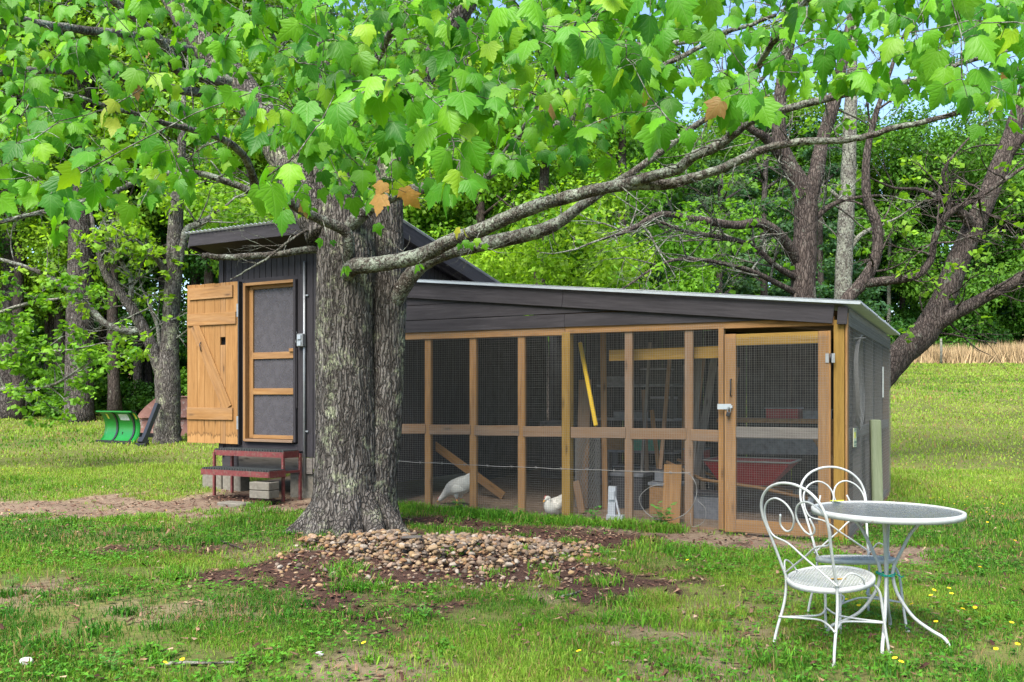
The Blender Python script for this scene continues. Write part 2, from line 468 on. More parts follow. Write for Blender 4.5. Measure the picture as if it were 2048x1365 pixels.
cover = t.n('ShaderNodeSeparateColor', {0: t.n('ShaderNodeVertexColor', layer_name='tint').outputs['Color']})
na = t.noise(v, 1.6, 6, .6); nb = t.noise(v, 16, 5, .65); nc = t.noise(v, 90, 3, .6); nd = t.noise(v, .22, 4, .6)
turf = t.mix(t.ramp(nb, [(.35, 0.0), (.65, 1.0)]), (.045, .050, .016), (.095, .115, .030))
turf = t.mix(t.ramp(nd, [(.4, 0.0), (.62, .6)]), turf, (.20, .20, .06))
turf = t.mix(t.ramp(na, [(.52, 0.0), (.72, .55)]), turf, (.10, .075, .045))
soil = t.mix(t.ramp(nb, [(.3, 0.0), (.7, 1.0)]), (.125, .088, .060), (.25, .185, .13))
soil = t.mix(t.ramp(na, [(.4, 0.0), (.65, .55)]), soil, (.11, .070, .05))
soil = t.mix(t.ramp(nc, [(.6, 0.0), (.7, .6)]), soil, (.34, .27, .22))
mul = t.mix(t.ramp(nc, [(.35, 0.0), (.65, 1.0)]), (.028, .015, .012), (.085, .048, .036))
mul = t.mix(t.ramp(nb, [(.55, 0.0), (.7, .5)]), mul, (.13, .085, .06))
litter = t.mix(nb, (.09, .055, .03), (.20, .12, .06))
col = t.mix(cover.outputs['Red'], turf, soil); col = t.mix(cover.outputs['Green'], col, mul); col = t.mix(cover.outputs['Blue'], col, litter)
t.bump(t.math('ADD', nb, t.math('MULTIPLY', nc, .6)), .7, .02)
ground = obj('ground', gm, t.fin(col, .95, .1))
tag(ground, 'green lawn with worn tan dirt and dark mulch patches', 'ground', kind='structure')

# ------------------------------------------------------------------ grass
def in_pen(X, Y):
    t, s = to_ts(X, Y)
    return (t > -.03) & (t < 8.5) & (s > -.02) & (s < 4.85)
def scatter(n, y0, y1, power=1.0, margin=1.12):
    u = rng.random(n)
    Y = (y0 ** (2 - power) + u * (y1 ** (2 - power) - y0 ** (2 - power))) ** (1 / (2 - power)) if power != 2 else y0 * (y1 / y0) ** u
    X = (rng.random(n) * 2 - 1) * (Y * .60 * margin + 2.3)
    return X, Y
def blade_mesh(X, Y, h, w, lean, tint, seg=2):
    n = len(X); Z = G(X, Y) - .004
    a = rng.random(n) * 2 * np.pi; b = rng.random(n) * 2 * np.pi
    wx, wy = np.cos(a) * w / 2, np.sin(a) * w / 2
    lx, ly = np.cos(b) * lean * h, np.sin(b) * lean * h
    V = np.zeros((n, 5, 3), np.float32)
    V[:, 0] = np.stack([X - wx, Y - wy, Z], 1); V[:, 1] = np.stack([X + wx, Y + wy, Z], 1)
    V[:, 2] = np.stack([X - wx * .8 + lx * .35, Y - wy * .8 + ly * .35, Z + h * .6], 1)
    V[:, 3] = np.stack([X + wx * .8 + lx * .35, Y + wy * .8 + ly * .35, Z + h * .6], 1)
    V[:, 4] = np.stack([X + lx, Y + ly, Z + h * np.maximum(.25, 1 - lean * .6)], 1)
    T = np.array([(0, 1, 3), (0, 3, 2), (2, 3, 4)])[None] + (np.arange(n) * 5)[:, None, None]
    tt = np.repeat(tint, 5, 0).reshape(n, 5, 3).copy()
    return V.reshape(-1, 3), T.reshape(-1, 3), tt.reshape(-1, 3)
def grass_colour(X, Y):
    n = len(X)
    p = np.array([(.038, .125, .014), (.090, .215, .018), (.175, .30, .030), (.275, .335, .075)])
    g = fbm(X * .7 + 3, Y * .7, 4) + (rng.random(n) - .5) * .45 + sstep(8.5, 15, Y) * .30
    g = g + (fbm(X * .16 + 30, Y * .16, 3) - .5) * .5
    g = g + (fbm(X * .045 + 11, Y * .30 + 4, 3) - .45) * .9 * sstep(13, 24, Y)
    f = np.clip((g - .25) / .62, 0, .999) * 2.35
    i = f.astype(int); r = (f - i)[:, None]
    c = p[i] * (1 - r) + p[np.minimum(i + 1, 3)] * r
    dry = rng.random(n) < (.05 + .05 * sstep(10, 7, Y) + .13 * sstep(.5, .7, fbm(X * 2 + 8, Y * 2, 3)))
    c[dry] = np.array((.27, .185, .085)) * (.7 + .5 * rng.random((dry.sum(), 1)))
    k_ = (1 - .6 * sstep(12, 22, Y))[:, None]
    return c * (1 - .36 * k_ + .68 * k_ * rng.random((n, 1)))
GV, GT, GC = [], [], []; base = 0
for (n, y0, y1, hs, ws, pw) in ((640000, 2.6, 7.6, .046, .0044, .6), (240000, 7.6, 15, .056, .0086, .7), (200000, 15, 75, .062, .025, 1.35)):
    X, Y = scatter(n, y0, y1, pw)
    d, m, wf = bare_masks(X, Y)
    keep = (rng.random(n) > np.maximum(np.maximum(d, m), wf) * 1.06 - .03) & ~in_pen(X, Y)
    thin = fbm(X * 2.3 + 5, Y * 2.3 + 9, 3)
    keep &= rng.random(n) < (np.clip((thin - .33) * 3.4, .10, 1) if y0 < 7 else (.35 + 1.2 * thin))
    X, Y = X[keep], Y[keep]
    tuft = sstep(.5, .78, fbm(X * 1.7 + 55, Y * 1.7 + 20, 3))
    h = hs * (.5 + .8 * rng.random(len(X))) * (1 + 1.1 * tuft) * (1 if y0 < 15 else (Y / 22) ** .35)
    w = ws * (.6 + .7 * rng.random(len(X))) * (1 if y0 < 15 else Y / 20)
    V, T, c = blade_mesh(X, Y, h, w, .15 + .75 * rng.random(len(X)), grass_colour(X, Y))
    GV.append(V); GT.append(T + base); GC.append(c); base += len(V)
# longer tufts: along the foot of the coop, near the trunk and strewn over the lawn
tu = []
for i in range(60): tu.append((*P(1.6 + random.random() * 3.9, -.10 - .30 * random.random() ** 1.5, 0)[:2], .12, .12, 80))
for (px, py) in ((520, 1020), (500, 1028), (545, 1035), (440, 1035), (240, 1050), (300, 1045), (700, 1180), (690, 1150), (730, 1180), (1260, 1240), (1300, 1250), (1240, 1210), (1400, 1115), (1345, 1105), (1150, 1290), (200, 1275), (90, 1315), (80, 1300), (1500, 1125), (1580, 1120), (1560, 1330), (350, 1160), (420, 1095), (1210, 1170)):
    Yd = 1.4 * F / (py - HY); tu.append(((px - 1024) / F * Yd, Yd, .16, .10, 130))
for i in range(130):
    yy = 4 + 6 * random.random(); tu.append(((random.random() * 2 - 1) * yy * .6, yy, .10, .07, 60))
for (x, y, sp, hh, k) in tu:
    X = x + rng.normal(0, sp * .55, k); Y = y + rng.normal(0, sp * .45, k)
    kp = ~in_pen(X, Y); X, Y = X[kp], Y[kp]
    if len(X) == 0: continue
    V, T, c = blade_mesh(X, Y, hh * (.6 + .8 * rng.random(len(X))), .006 + .004 * rng.random(len(X)), .2 + .9 * rng.random(len(X)), grass_colour(X, Y) * np.array((.75, .95, .8)))
    GV.append(V); GT.append(T + base); GC.append(c); base += len(V)
grass = obj('grass', np_mesh('grass', np.vstack(GV), np.vstack(GT), np.vstack(GC)), grass_mat)
tag(grass, 'short green lawn grass with longer tufts', 'grass', kind='stuff')

# clover and small broadleaf weeds between the blades
n = 36000
X, Y = scatter(n, 3.8, 10.5, .6); patch = fbm(X * 1.1 + 90, Y * 1.1 + 33, 4)
t_, s_ = to_ts(X, Y)
nearpen = (s_ > -.5) & (s_ < -.03) & (t_ > 1.9) & (t_ < 5.5)
d, m, _w = bare_masks(X, Y)
kp = ((patch > .50) & (rng.random(n) > np.maximum(d, m) * .93)) | (nearpen & (rng.random(n) < .8))
kp &= ~in_pen(X, Y)
X, Y = X[kp], Y[kp]; n = len(X); Z = G(X, Y) + .012 + .045 * rng.random(n)
r = .010 + .014 * rng.random(n); a0 = rng.random(n) * 6.28
V = np.zeros((n, 6, 3), np.float32)
for k, (ra, da) in enumerate(((0, 0), (1.0, 0), (1.0, 1.1), (.8, 2.3), (1.0, 3.5), (.9, 4.9))):
    V[:, k] = np.stack([X + np.cos(a0 + da) * r * ra, Y + np.sin(a0 + da) * r * ra, Z + (.35 * r * np.cos(da * 2 + a0) if ra else 0)], 1)
T = np.array([(0, 1, 2), (0, 2, 3), (0, 3, 4), (0, 4, 5), (0, 5, 1)])[None] + (np.arange(n) * 6)[:, None, None]
cc = np.array((.07, .21, .022)) * (.6 + .8 * rng.random((n, 1))) + np.array((.05, .05, .0)) * rng.random((n, 1))
clover = obj('clover', np_mesh('clover', V.reshape(-1, 3), T.reshape(-1, 3), np.repeat(cc, 6, 0)), grass_mat)
tag(clover, 'low clover and small round-leaved weeds in the lawn', 'clover', kind='stuff')

# mulch chips and dead leaf scraps
n = 32000
X, Y = scatter(n, 3.9, 12.5, .6); d, m, _w = bare_masks(X, Y)
kp = (rng.random(n) < np.maximum(np.maximum(m, d * .5), .10)) & ~in_pen(X, Y); X, Y = X[kp], Y[kp]; n = len(X)
Z = G(X, Y) + .004 + .016 * rng.random(n) + np.where(np.maximum(m[kp], d[kp]) < .3, .02, 0)
a0 = rng.random(n) * 6.28; L = .010 + .024 * rng.random(n); W = .004 + .008 * rng.random(n); tl = rng.normal(0, .25, n)
dx, dy = np.cos(a0), np.sin(a0)
V = np.stack([np.stack([X + sx * dx * L - sy * dy * W, Y + sx * dy * L + sy * dx * W, Z + sx * tl * L + (.006 if sx * sy > 0 else 0)], 1) for sx, sy in ((-1, -1), (1, -1), (1, 1), (-1, 1))], 1)
cc = np.array([(.06, .03, .022), (.12, .06, .042), (.21, .125, .08), (.30, .21, .14)])[rng.choice(4, n, p=[.4, .33, .19, .08])] * (.7 + .6 * rng.random((n, 1)))
chips = obj('mulch', np_mesh('mulch', V.reshape(-1, 3), np.arange(n * 4).reshape(-1, 4), np.repeat(cc, 4, 0)), chip_mat)
tag(chips, 'dark brown bark mulch and leaf scraps around the stones', 'mulch', kind='stuff')

# ------------------------------------------------------------------ stones
def rock_mesh(seed, sub=2):
    bm = bmesh.new(); bmesh.ops.create_icosphere(bm, subdivisions=sub, radius=1.0)
    r = random.Random(seed)
    cuts = [(Vector((r.gauss(0, 1), r.gauss(0, 1), r.gauss(0, 1))).normalized(), .50 + .36 * r.random()) for _ in range(13)]
    for v in bm.verts:
        for nrm, dd in cuts:
            k = v.co.dot(nrm)
            if k > dd: v.co -= nrm * (k - dd) * .85
        v.co *= 1 + r.uniform(-.03, .03)
    me = bpy.data.meshes.new('stone'); bm.to_mesh(me); bm.free()
    me.polygons.foreach_set('use_smooth', [True] * len(me.polygons)); return me
rocks = [rock_mesh(i) for i in range(8)]
for me in rocks: me.materials.append(stone_obj)
STC = [(.31, .20, .10), (.26, .17, .09), (.36, .25, .15), (.21, .14, .09), (.30, .205, .145), (.17, .13, .10), (.27, .15, .075), (.33, .275, .22), (.12, .088, .065), (.23, .165, .115)]
def pile_pt():
    q_ = random.random()
    if q_ < .16:
        a = random.random() * 6.28; rr = random.random() ** .6
        return -1.45 + math.cos(a) * rr * .5, 8.02 + math.sin(a) * rr * .33, 1
    if q_ < .30:
        a = random.random() * 6.28; rr = random.random() ** .6
        return .22 + math.cos(a) * rr * .58, 7.75 + math.sin(a) * rr * .45, 1
    if q_ < .72:
        a = random.random() * 6.28; rr = random.random() ** .7
        return PILE[0] + .05 + math.cos(a) * rr * .92, PILE[1] + math.sin(a) * rr * .72, 1
    a = random.random() * 6.28; rr = random.random() ** .6
    return PILE[0] - .02 + math.cos(a) * rr * 1.5, PILE[1] - .05 + math.sin(a) * rr * 1.25, 0
pts = []
tries = 0
while len(pts) < 3000 and tries < 30000:
    tries += 1
    x, y, hp = pile_pt()
    if math.hypot(x + 1.60, (y - 8.8)) < .52: continue
    t__, s__ = to_ts(x, y)
    if s__ > -.35: continue
    pts.append((x, y, hp))
grid = {}
def settle(x, y, r):
    """height at which a stone of radius r rests on the stones already there"""
    z = g1(x, y) + r * .22
    cx, cy = int(x / .12), int(y / .12)
    for i in (-1, 0, 1):
        for j in (-1, 0, 1):
            for (a, b, c, rr) in grid.get((cx + i, cy + j), ()):
                d = math.hypot(a - x, b - y); s2 = (r + rr) * .80
                if d < s2: z = max(z, c + math.sqrt(s2 * s2 - d * d) * .62)
    grid.setdefault((cx, cy), []).append((x, y, z, r)); return z
stones = []
for (x, y, hp) in pts:
    r = random.choice((.012, .015, .018, .022, .027, .034)) * random.uniform(.8, 1.2) * (1.0 if hp else .85)
    z = settle(x, y, r)
    if z - g1(x, y) > .075: z = g1(x, y) + .075
    stones.append((x, y, z, r))
stones.sort(key=lambda q: -(q[3] / q[1]) * (1 + 2.2 * (q[2] - g1(q[0], q[1]))))
SV, ST, SCc = [], [], []; base = 0
for i, (x, y, z, r) in enumerate(stones):
    rot = Matrix.Rotation(random.random() * 6.28, 3, 'Z') @ Matrix.Rotation(random.gauss(0, .4), 3, 'X')
    scl = Vector((r * random.uniform(.95, 1.45), r * random.uniform(.8, 1.05), r * random.uniform(.55, .8)))
    c = STC[random.randrange(len(STC))]; k = random.uniform(.75, 1.12); c = tuple(q * k for q in c)
    M4 = Matrix.Translation((x, y, z)) @ (rot @ Matrix.Diagonal(scl)).to_4x4()
    if i < 300:
        o = obj('stone', rocks[i % 8], None, None, M4); o.color = (*c, 1)
        tag(o, 'small tan river stone in the heap beside the maple trunk', 'stone', 'stones heaped by the trunk')
    else:
        me = rocks[i % 8]; co = np.array([(M4 @ q.co)[:] for q in me.vertices]); tr = np.array([p.vertices[:] for p in me.polygons])
        SV.append(co); ST.append(tr + base); SCc.append(np.tile(c, (len(co), 1))); base += len(co)
rest = obj('gravel', np_mesh('gravel', np.vstack(SV), np.vstack(ST), np.vstack(SCc), smooth=True), stone_attr)
tag(rest, 'tan and grey pebbles spread around the stone heap', 'gravel', kind='stuff')
for (px, py, r, lab) in ((55, 1333, .035, 'flat white stone lying in the grass beside a long pale stick'), (640, 1314, .022, 'small white stone standing alone in the grass'), (1232, 1294, .025, 'single round pinkish stone in the open grass')):
    Yd = 1.4 * F / (py - HY); X0 = (px - 1024) / F * Yd
    o = obj('stone', rocks[3].copy(), None, None, Matrix.Translation((X0, Yd, g1(X0, Yd) + r * .6)) @ Matrix.Diagonal((r * 1.3, r, r * .8, 1)))
    o.data.materials.clear(); o.data.materials.append(white_bit if r != .025 else stone_obj); o.color = (.32, .22, .18, 1)
    tag(o, lab, 'stone')
def stick(a, b, r, label, mat):
    pts = []
    for k in range(7):
        q = Vector(a).lerp(Vector(b), k / 6); q.x += random.gauss(0, .008); q.y += random.gauss(0, .01); q.z = g1(q.x, q.y) + r * .8 + .012; pts.append(q)
    mb = MB(); mb.tube(pts, [r * (1 - .09 * k) for k in range(7)], 6)
    tag(mb.build('stick', mat), label, 'stick')
stick((-1.79, 4.52, 0), (-1.40, 4.55, 0), .011, 'long pale bare stick lying in the grass', bark_pale)
stick((-2.75, 8.25, 0), (-2.35, 7.75, 0), .009, 'thin dark twig lying on the mulch left of the trunk', bark_dark)
stick((.34, 6.05, 0), (.50, 6.25, 0), .010, 'short grey broken stick in the grass before the coop', bark_pale)
mb = MB()
mb.bar((-.95, 7.62, g1(-.95, 7.62) + .10), (-.78, 7.56, g1(-.78, 7.56) + .105), .035, .018)
tag(mb.build('wood_offcut', greywood), 'grey weathered wood offcut lying on the stone heap', 'wood scrap')
# ------------------------------------------------------------------ shed
NF = -VS                                   # outward normal of the front walls
shed = thing('shed', 'tall dark-stained wooden shed with sloping roof behind the maple', 'shed', P(6.87, 1.2, .15), -math.atan2(SA, CA))
TL, TR_, SD = 8.29, 5.45, 2.35             # left and right wall, depth
WB = .60                                   # bottom of the siding
def roof_z(s): return 3.64 - .196 * (s + .42)
DL, DR, DB, DT = 7.80, 6.86, .80, 2.97     # door opening
wall_th = .02
ztop = roof_z(0) - .14
k = TL - .004
while k > TR_ + .01:                       # vertical siding planks, each with a groove beside it
    w = min(.105 + random.uniform(-.004, .004), k - TR_)
    c = k - w / 2
    spans = [(WB, ztop)]
    if DR - .01 < c < DL + .01: spans = [(WB, DB - .02), (DT + .02, ztop)]
    for (z0, z1) in spans:
        board('siding_plank', P(c, .012 + random.uniform(-.002, .002), z0), P(c, .012, z1), w - .009, .022, stain, shed, NF, .002)
    k -= w
mb = MB()                                  # dark backing shell behind the planks (closed box with a door hole)
mb.bar(P(TL, .05, 2.0), P(DL + .01, .05, 2.0), .03, 2.75, None); mb.bar(P(DR - .01, .05, 2.0), P(TR_, .05, 2.0), .03, 2.75)
mb.bar(P(DL + .01, .052, .69), P(DR - .01, .052, .69), .03, .18); mb.bar(P(DL + .01, .052, 3.19), P(DR - .01, .052, 3.19), .03, .38)
mb.bar(P(TL - .02, .07, 1.87), P(TL - .02, SD, 1.87), .04, 2.5); mb.bar(P(TL, SD, 1.85), P(TR_, SD, 1.85), .04, 2.45)
mb.bar(P(TR_ + .06, .07, 1.87), P(TR_ + .06, SD - .03, 1.87), .03, 2.5)
mb.bar(P(TL - .05, 1.2, .62), P(TR_ + .09, 1.2, .62), 2.2, .05)
mb.build('inner_shell', dark_inside, shed)
k = .0                                     # right gable wall planks, seen above the coop roof
while k < SD - .02:
    w = min(.105, SD - k); zt = roof_z(k + w / 2) - .15
    board('siding_plank', P(TR_ + .02, k + w / 2, .3), P(TR_ + .02, k + w / 2, zt), w - .009, .022, stain, shed, -UT, .002)
    k += w
k = .0
while k < SD - .02:
    w = min(.105, SD - k); zt = roof_z(k + w / 2) - .15
    board('siding_plank', P(TL + .012, k + w / 2, .6), P(TL + .012, k + w / 2, zt), w - .009, .022, stain, shed, UT, .002)
    k += w
board('corner_board', P(TL - .035, -.012, WB - .02), P(TL - .035, -.012, ztop), .085, .022, stain, shed, NF)
# roof
RT0, RT1, RS0, RS1 = 8.42, 5.17, -.42, SD + .52
board('fascia', P(RT0, RS0, roof_z(RS0) - .085), P(RT1, RS0, roof_z(RS0) - .085), .17, .03, stain, shed, NF)
for tt in (RT0 - .0, RT1):
    sg = 1 if tt > 7 else -1
    board('rake_board', P(tt + sg * .018, RS0 - .0, roof_z(RS0) - .095), P(tt + sg * .018, RS1, roof_z(RS1) - .095), .185, .03, stain, shed, UT * sg)
board('rafter', P(RT1 + .14, RS0 + .02, roof_z(RS0) - .13), P(RT1 + .14, RS1 - .02, roof_z(RS1) - .13), .14, .04, stain, shed, -UT)
board('soffit', P((RT0 + RT1) / 2, RS0 + .02, roof_z(RS0) - .15), P((RT0 + RT1) / 2, RS1 - .02, roof_z(RS1) - .15), RT0 - RT1 - .08, .012, stain, shed, UZ)
def corrugated(A, B, D, amp, period, th=.004, seg=8):
    """Sheet from A to B (along the ridges), corrugated across D (vector from A)."""
    A, B, D = Vector(A), Vector(B), Vector(D)
    n = max(2, int(D.length / period * seg)); up = (B - A).cross(D).normalized()
    if up.z < 0 and abs(up.z) > .3: up = -up
    vs = []
    for i in range(n + 1):
        u = i / n; h = amp * math.cos(2 * math.pi * u * D.length / period)
        for q in (A, B):
            vs.append(q + D * u + up * h); vs.append(q + D * u + up * (h - th))
    fs = []
    for i in range(n):
        a = i * 4; b = a + 4
        fs += [(a, a + 2, b + 2, b), (a + 1, b + 1, b + 3, a + 3), (a, b, b + 1, a + 1), (a + 2, a + 3, b + 3, b + 2)]
    fs += [(0, 1, 3, 2), (n * 4, n * 4 + 2, n * 4 + 3, n * 4 + 1)]
    return vs, fs
nsh = 4
for i in range(nsh):
    t0 = RT0 + .05 - i * (RT0 - RT1 + .1) / nsh; wd = (RT0 - RT1 + .1) / nsh + .0
    zz = .012 + .003 * (i % 2)
    vs, fs = corrugated(P(t0, RS0 - .05, roof_z(RS0 - .05) + zz), P(t0, RS1 + .05, roof_z(RS1 + .05) + zz), -UT * wd, .010, .076)
    mb = MB(); mb.add(vs, fs, True); mb.build('roof_sheet', galv_roof, shed)
# door frame and screen door
for tt in (DL - .02, DR + .02):
    board('door_jamb', P(tt, .01, DB), P(tt, .01, DT), .14, .04, pine if tt > 7 else stain, shed, UT)
board('door_head', P(DL - .04, .01, DT - .02), P(DR + .04, .01, DT - .02), .14, .04, pine, shed, UZ)
board('door_sill', P(DL - .04, .0, DB + .012), P(DR + .04, .0, DB + .012), .16, .035, pine_w, shed, UZ)
for tt in (DL + .05, DR - .055):
    board('door_trim', P(tt, -.012, DB - .12), P(tt, -.012, DT + .06), .09, .022, stain, shed, NF)
board('door_trim', P(DL + .005, -.012, DT + .03), P(DR - .01, -.012, DT + .03), .06, .022, stain, shed, NF)
board('door_trim', P(DL + .005, -.012, DB - .06), P(DR - .01, -.012, DB - .06), .085, .022, stain, shed, NF)
sdoor = thing('screen_door', '', '', P(7.33, .03, DB))
sdoor.parent = shed; sdoor.matrix_parent_inverse = world_of(shed).inverted()
for a, b in ((DL - .045, DL - .115), (DR + .075, DR + .045)):
    board('stile', P((a + b) / 2, .03, DB + .04), P((a + b) / 2, .03, DT - .045), abs(a - b), .035, pine, sdoor, NF)
for z0, hh in ((DB + .06, .05), (1.48, .085), (1.97, .09), (DT - .06, .05)):
    board('door_rail', P(DL - .115, .031, z0), P(DR + .075, .031, z0), hh, .034, pine, sdoor, NF)
for z0, z1 in ((DB + .085, 1.437), (1.523, 1.925), (2.015, DT - .085)):
    board('screen_panel', P(7.31, .04, z0), P(7.31, .04, z1), DL - DR - .19, .004, screen_mat, sdoor, NF, 0)
board('door_block', P(7.02, .005, 2.035), P(6.94, .005, 2.035), .045, .03, pine, sdoor, NF)
# wide-open plank shutter door, folded back flat against the wall
sh = thing('plank_door', '', '', P(8.36, -.06, .75))
sh.parent = shed; sh.matrix_parent_inverse = world_of(shed).inverted()
S0, S1, Z0, Z1 = 8.86, 7.875, .75, 3.0
edges = [8.86, 8.66, 8.515, 8.315, 8.21, 8.11, 7.875]
hole = (8.21, 8.11, 2.13, 2.24)
for a, b in zip(edges[:-1], edges[1:]):
    c, w = (a + b) / 2, a - b
    spans = [(Z0 + random.uniform(0, .008), hole[2]), (hole[3], Z1)] if abs(c - 8.16) < .02 else [(Z0 + random.uniform(0, .01), Z1 + random.uniform(-.006, .004))]
    for z0, z1 in spans:
        board('plank', P(c, -.065, z0), P(c, -.065, z1), w - .004, .024, pine_damp if z1 - z0 > 2 else pine, sh, NF, .002)
for a, b, z0, w in ((8.80, 7.96, 2.87, .17), (8.84, 7.90, 2.50, .17), (8.845, 7.96, 1.17, .17)):
    board('ledge', P(a, -.089, z0), P(b, -.089, z0), w, .022, pine, sh, NF)
board('brace', P(8.70, -.088, 2.42), P(8.06, -.088, 1.25), .17, .021, pine, sh, NF)
mb = MB(); mb.tube([P(8.56, -.10, 2.18), P(8.56, -.125, 2.15), P(8.545, -.125, 2.08), P(8.56, -.10, 2.05)], .007, 6); mb.build('handle', black_iron, sh)
mb = MB(); mb.bar(P(7.862, -.05, Z0), P(7.862, -.05, Z1), .022, .07, NF); mb.build('hinge_strip', black_iron, sh)
for z0 in (2.6, 1.05):
    mb = MB(); mb.bar(P(7.868, -.09, z0 - .09), P(7.868, -.09, z0 + .09), .03, .012, NF); mb.build('hinge', steel, sh)
# electrical conduit with outlet box
mb = MB(); mb.tube([P(6.74, -.02, .2), P(6.74, -.02, 3.2)], .017, 10); cd = mb.build('conduit', steel, shed)
for z0 in (.95, 2.75):
    mb = MB(); mb.bar(P(6.77, -.012, z0), P(6.68, -.012, z0), .012, .02); mb.build('strap', steel, shed)
bx = board('outlet_box', P(6.77, -.045, 2.07), P(6.77, -.045, 2.24), .105, .07, steel, shed, NF, .006)
for z0 in (2.11, 2.195):
    mb = MB(); mb.bar(P(6.80, -.085, z0), P(6.74, -.085, z0), .02, .055, None); mb.build('socket_cover', galv_roof, bx)
mb = MB(); mb.tube([P(6.86, -.03, 2.27), P(6.88, -.05, 2.22), P(6.86, -.05, 2.14), P(6.885, -.03, 2.05)], .009, 6); mb.build('latch', steel, shed)
board('latch_bar', P(6.875, -.035, 1.25), P(6.875, -.035, 2.05), .05, .02, stain, shed, NF)
# foundation
mb = MB()
for t0, t1, z0, z1 in ((8.70, 8.32, .0, .37), (8.30, 7.95, .0, .40), (6.62, 6.25, .0, .42), (6.24, 5.87, .0, .42), (5.86, 5.5, .0, .42), (7.05, 6.64, .0, .38)):
    board('foundation_block', P((t0 + t1) / 2, .14, z0), P((t0 + t1) / 2, .14, z1), t0 - t1 - .008, .19, concrete, shed, NF, .008)
board('skirt_board', P(7.95, .02, .49), P(6.63, .02, .49), .21, .03, greywood, shed, NF)
board('skirt_board', P(6.62, .02, .53), P(5.5, .02, .53), .15, .03, greywood, shed, NF)
board('skirt_board', P(8.26, .02, .49), P(7.96, .02, .49), .19, .03, stain, shed, NF)

# ------------------------------------------------------------------ red metal step and blocks
st = thing('metal_step', 'red painted two-tread metal step below the shed door', 'step', P(7.3, -.5, .2), -math.atan2(SA, CA))
def tread(s0, s1, t0, t1, z):
    mb = MB(); mb.bar(P(t0, s0, z - .045), P(t1, s0, z - .045), .012, .07); mb.bar(P(t0, s1, z - .045), P(t1, s1, z - .045), .012, .07)
    mb.bar(P(t0, s0 + .006, z - .045), P(t0, s1 - .006, z - .045), .012, .084); mb.bar(P(t1, s0 + .006, z - .045), P(t1, s1 - .006, z - .045), .012, .084)
    mb.build('tread_frame', red_step, st)
    mb = MB(); n = int(abs(t0 - t1) / .045)
    for i in range(n):
        tt = t0 + (t1 - t0) * (i + .5) / n; mb.bar(P(tt, s0 + .01, z + .002), P(tt, s1 - .01, z + .002), .022, .018)
    mb.bar(P(t0 - .01, (s0 + s1) / 2, z - .018), P(t1 + .01, (s0 + s1) / 2, z - .018), s1 - s0 - .03, .02)
    mb.build('tread_grating', rubber, st)
tread(-.40, -.10, 7.99, 6.76, .70); tread(-.72, -.42, 7.88, 6.70, .47)
for (tt, s) in ((7.97, -.41), (6.75, -.41), (7.97, -.09), (6.75, -.09)):
    mb = MB(); p0 = P(tt, s, 0); mb.bar(P(tt, s, g1(p0.x, p0.y) - .03), P(tt, s, .66), .032, .032, NF); mb.build('leg', red_step, st)
for tt in (7.97, 6.75):
    mb = MB(); mb.bar(P(tt, -.43, .43), P(tt, -.07, .43), .03, .03); mb.build('side_bar', red_step, st)
for i, z0 in enumerate((.16, .265)):
    cb = board('concrete_block', P(6.98, -.68, z0 + .02), P(6.67, -.66, z0 + .02), .20, .098, concrete, None, UZ, .006)
    tag(cb, 'grey concrete block under the red step, ' + ('upper' if i else 'lower') + ' of two', 'block')
slab = board('concrete_block', P(7.3, -.9, .055), P(6.85, -.92, .06), .20, .06, concrete, None, UZ, .01)
tag(slab, 'low flat concrete slab set in the dirt before the red step', 'slab')

# ------------------------------------------------------------------ coop (wire run)
coop = thing('chicken_coop', 'long wire-mesh chicken coop framed in orange pine under a low metal roof', 'chicken coop', P(2.7, 2.3, 0), -math.atan2(SA, CA))
CD = 4.75
def croof(tt): return 2.30 + .1035 * tt
TOPZ = 2.14
FS = .045
for tt in (5.36, 4.82, 4.18, 3.53, 2.22, 1.55):
    board('stud', P(tt, FS, .03), P(tt, FS, TOPZ - .03), .048, .088, pine_w if tt < 2.3 else pine, coop, -UT)
    # the wide face runs back into the coop
board('post', P(2.955, .05, -.05), P(2.955, .05, TOPZ - .01), .10, .10, pine_y, coop, NF)
board('stud', P(1.205, FS, .03), P(1.205, FS, TOPZ - .03), .055, .088, pine, coop, NF)
board('post', P(.055, .05, -.1), P(.055, .05, 2.15), .10, .10, pine_y, coop, NF)
board('corner_trim', P(-.012, .045, -.02), P(-.012, .045, 2.22), .10, .02, pine, coop, -UT)
def zr(tt): return TOPZ + .02 + (0.0 if tt > 1.2 else -.02 * (1.2 - tt))
for a, b in ((5.44, 2.97), (2.965, .10)):
    board('top_rail', P(a, .04, TOPZ + .02), P(b, .04, TOPZ + .005), .09, .075, pine, coop, NF)
for a, b in ((5.335, 4.845), (4.795, 4.205), (4.155, 3.555), (3.505, 3.01), (2.90, 2.248), (2.195, 1.575), (1.525, 1.235)):
    board('mid_rail', P(a, .03, 1.005), P(b, .03, 1.015 if b > 1.5 else 1.0), .12, .04, pine_w, coop, NF)
board('sill_board', P(5.44, .05, .0), P(1.2, .05, .0), .09, .05, pine_w, coop, NF)
board('sill_board', P(1.2, .06, -.045), P(-.02, .06, -.045), .09, .05, concrete, coop, NF)
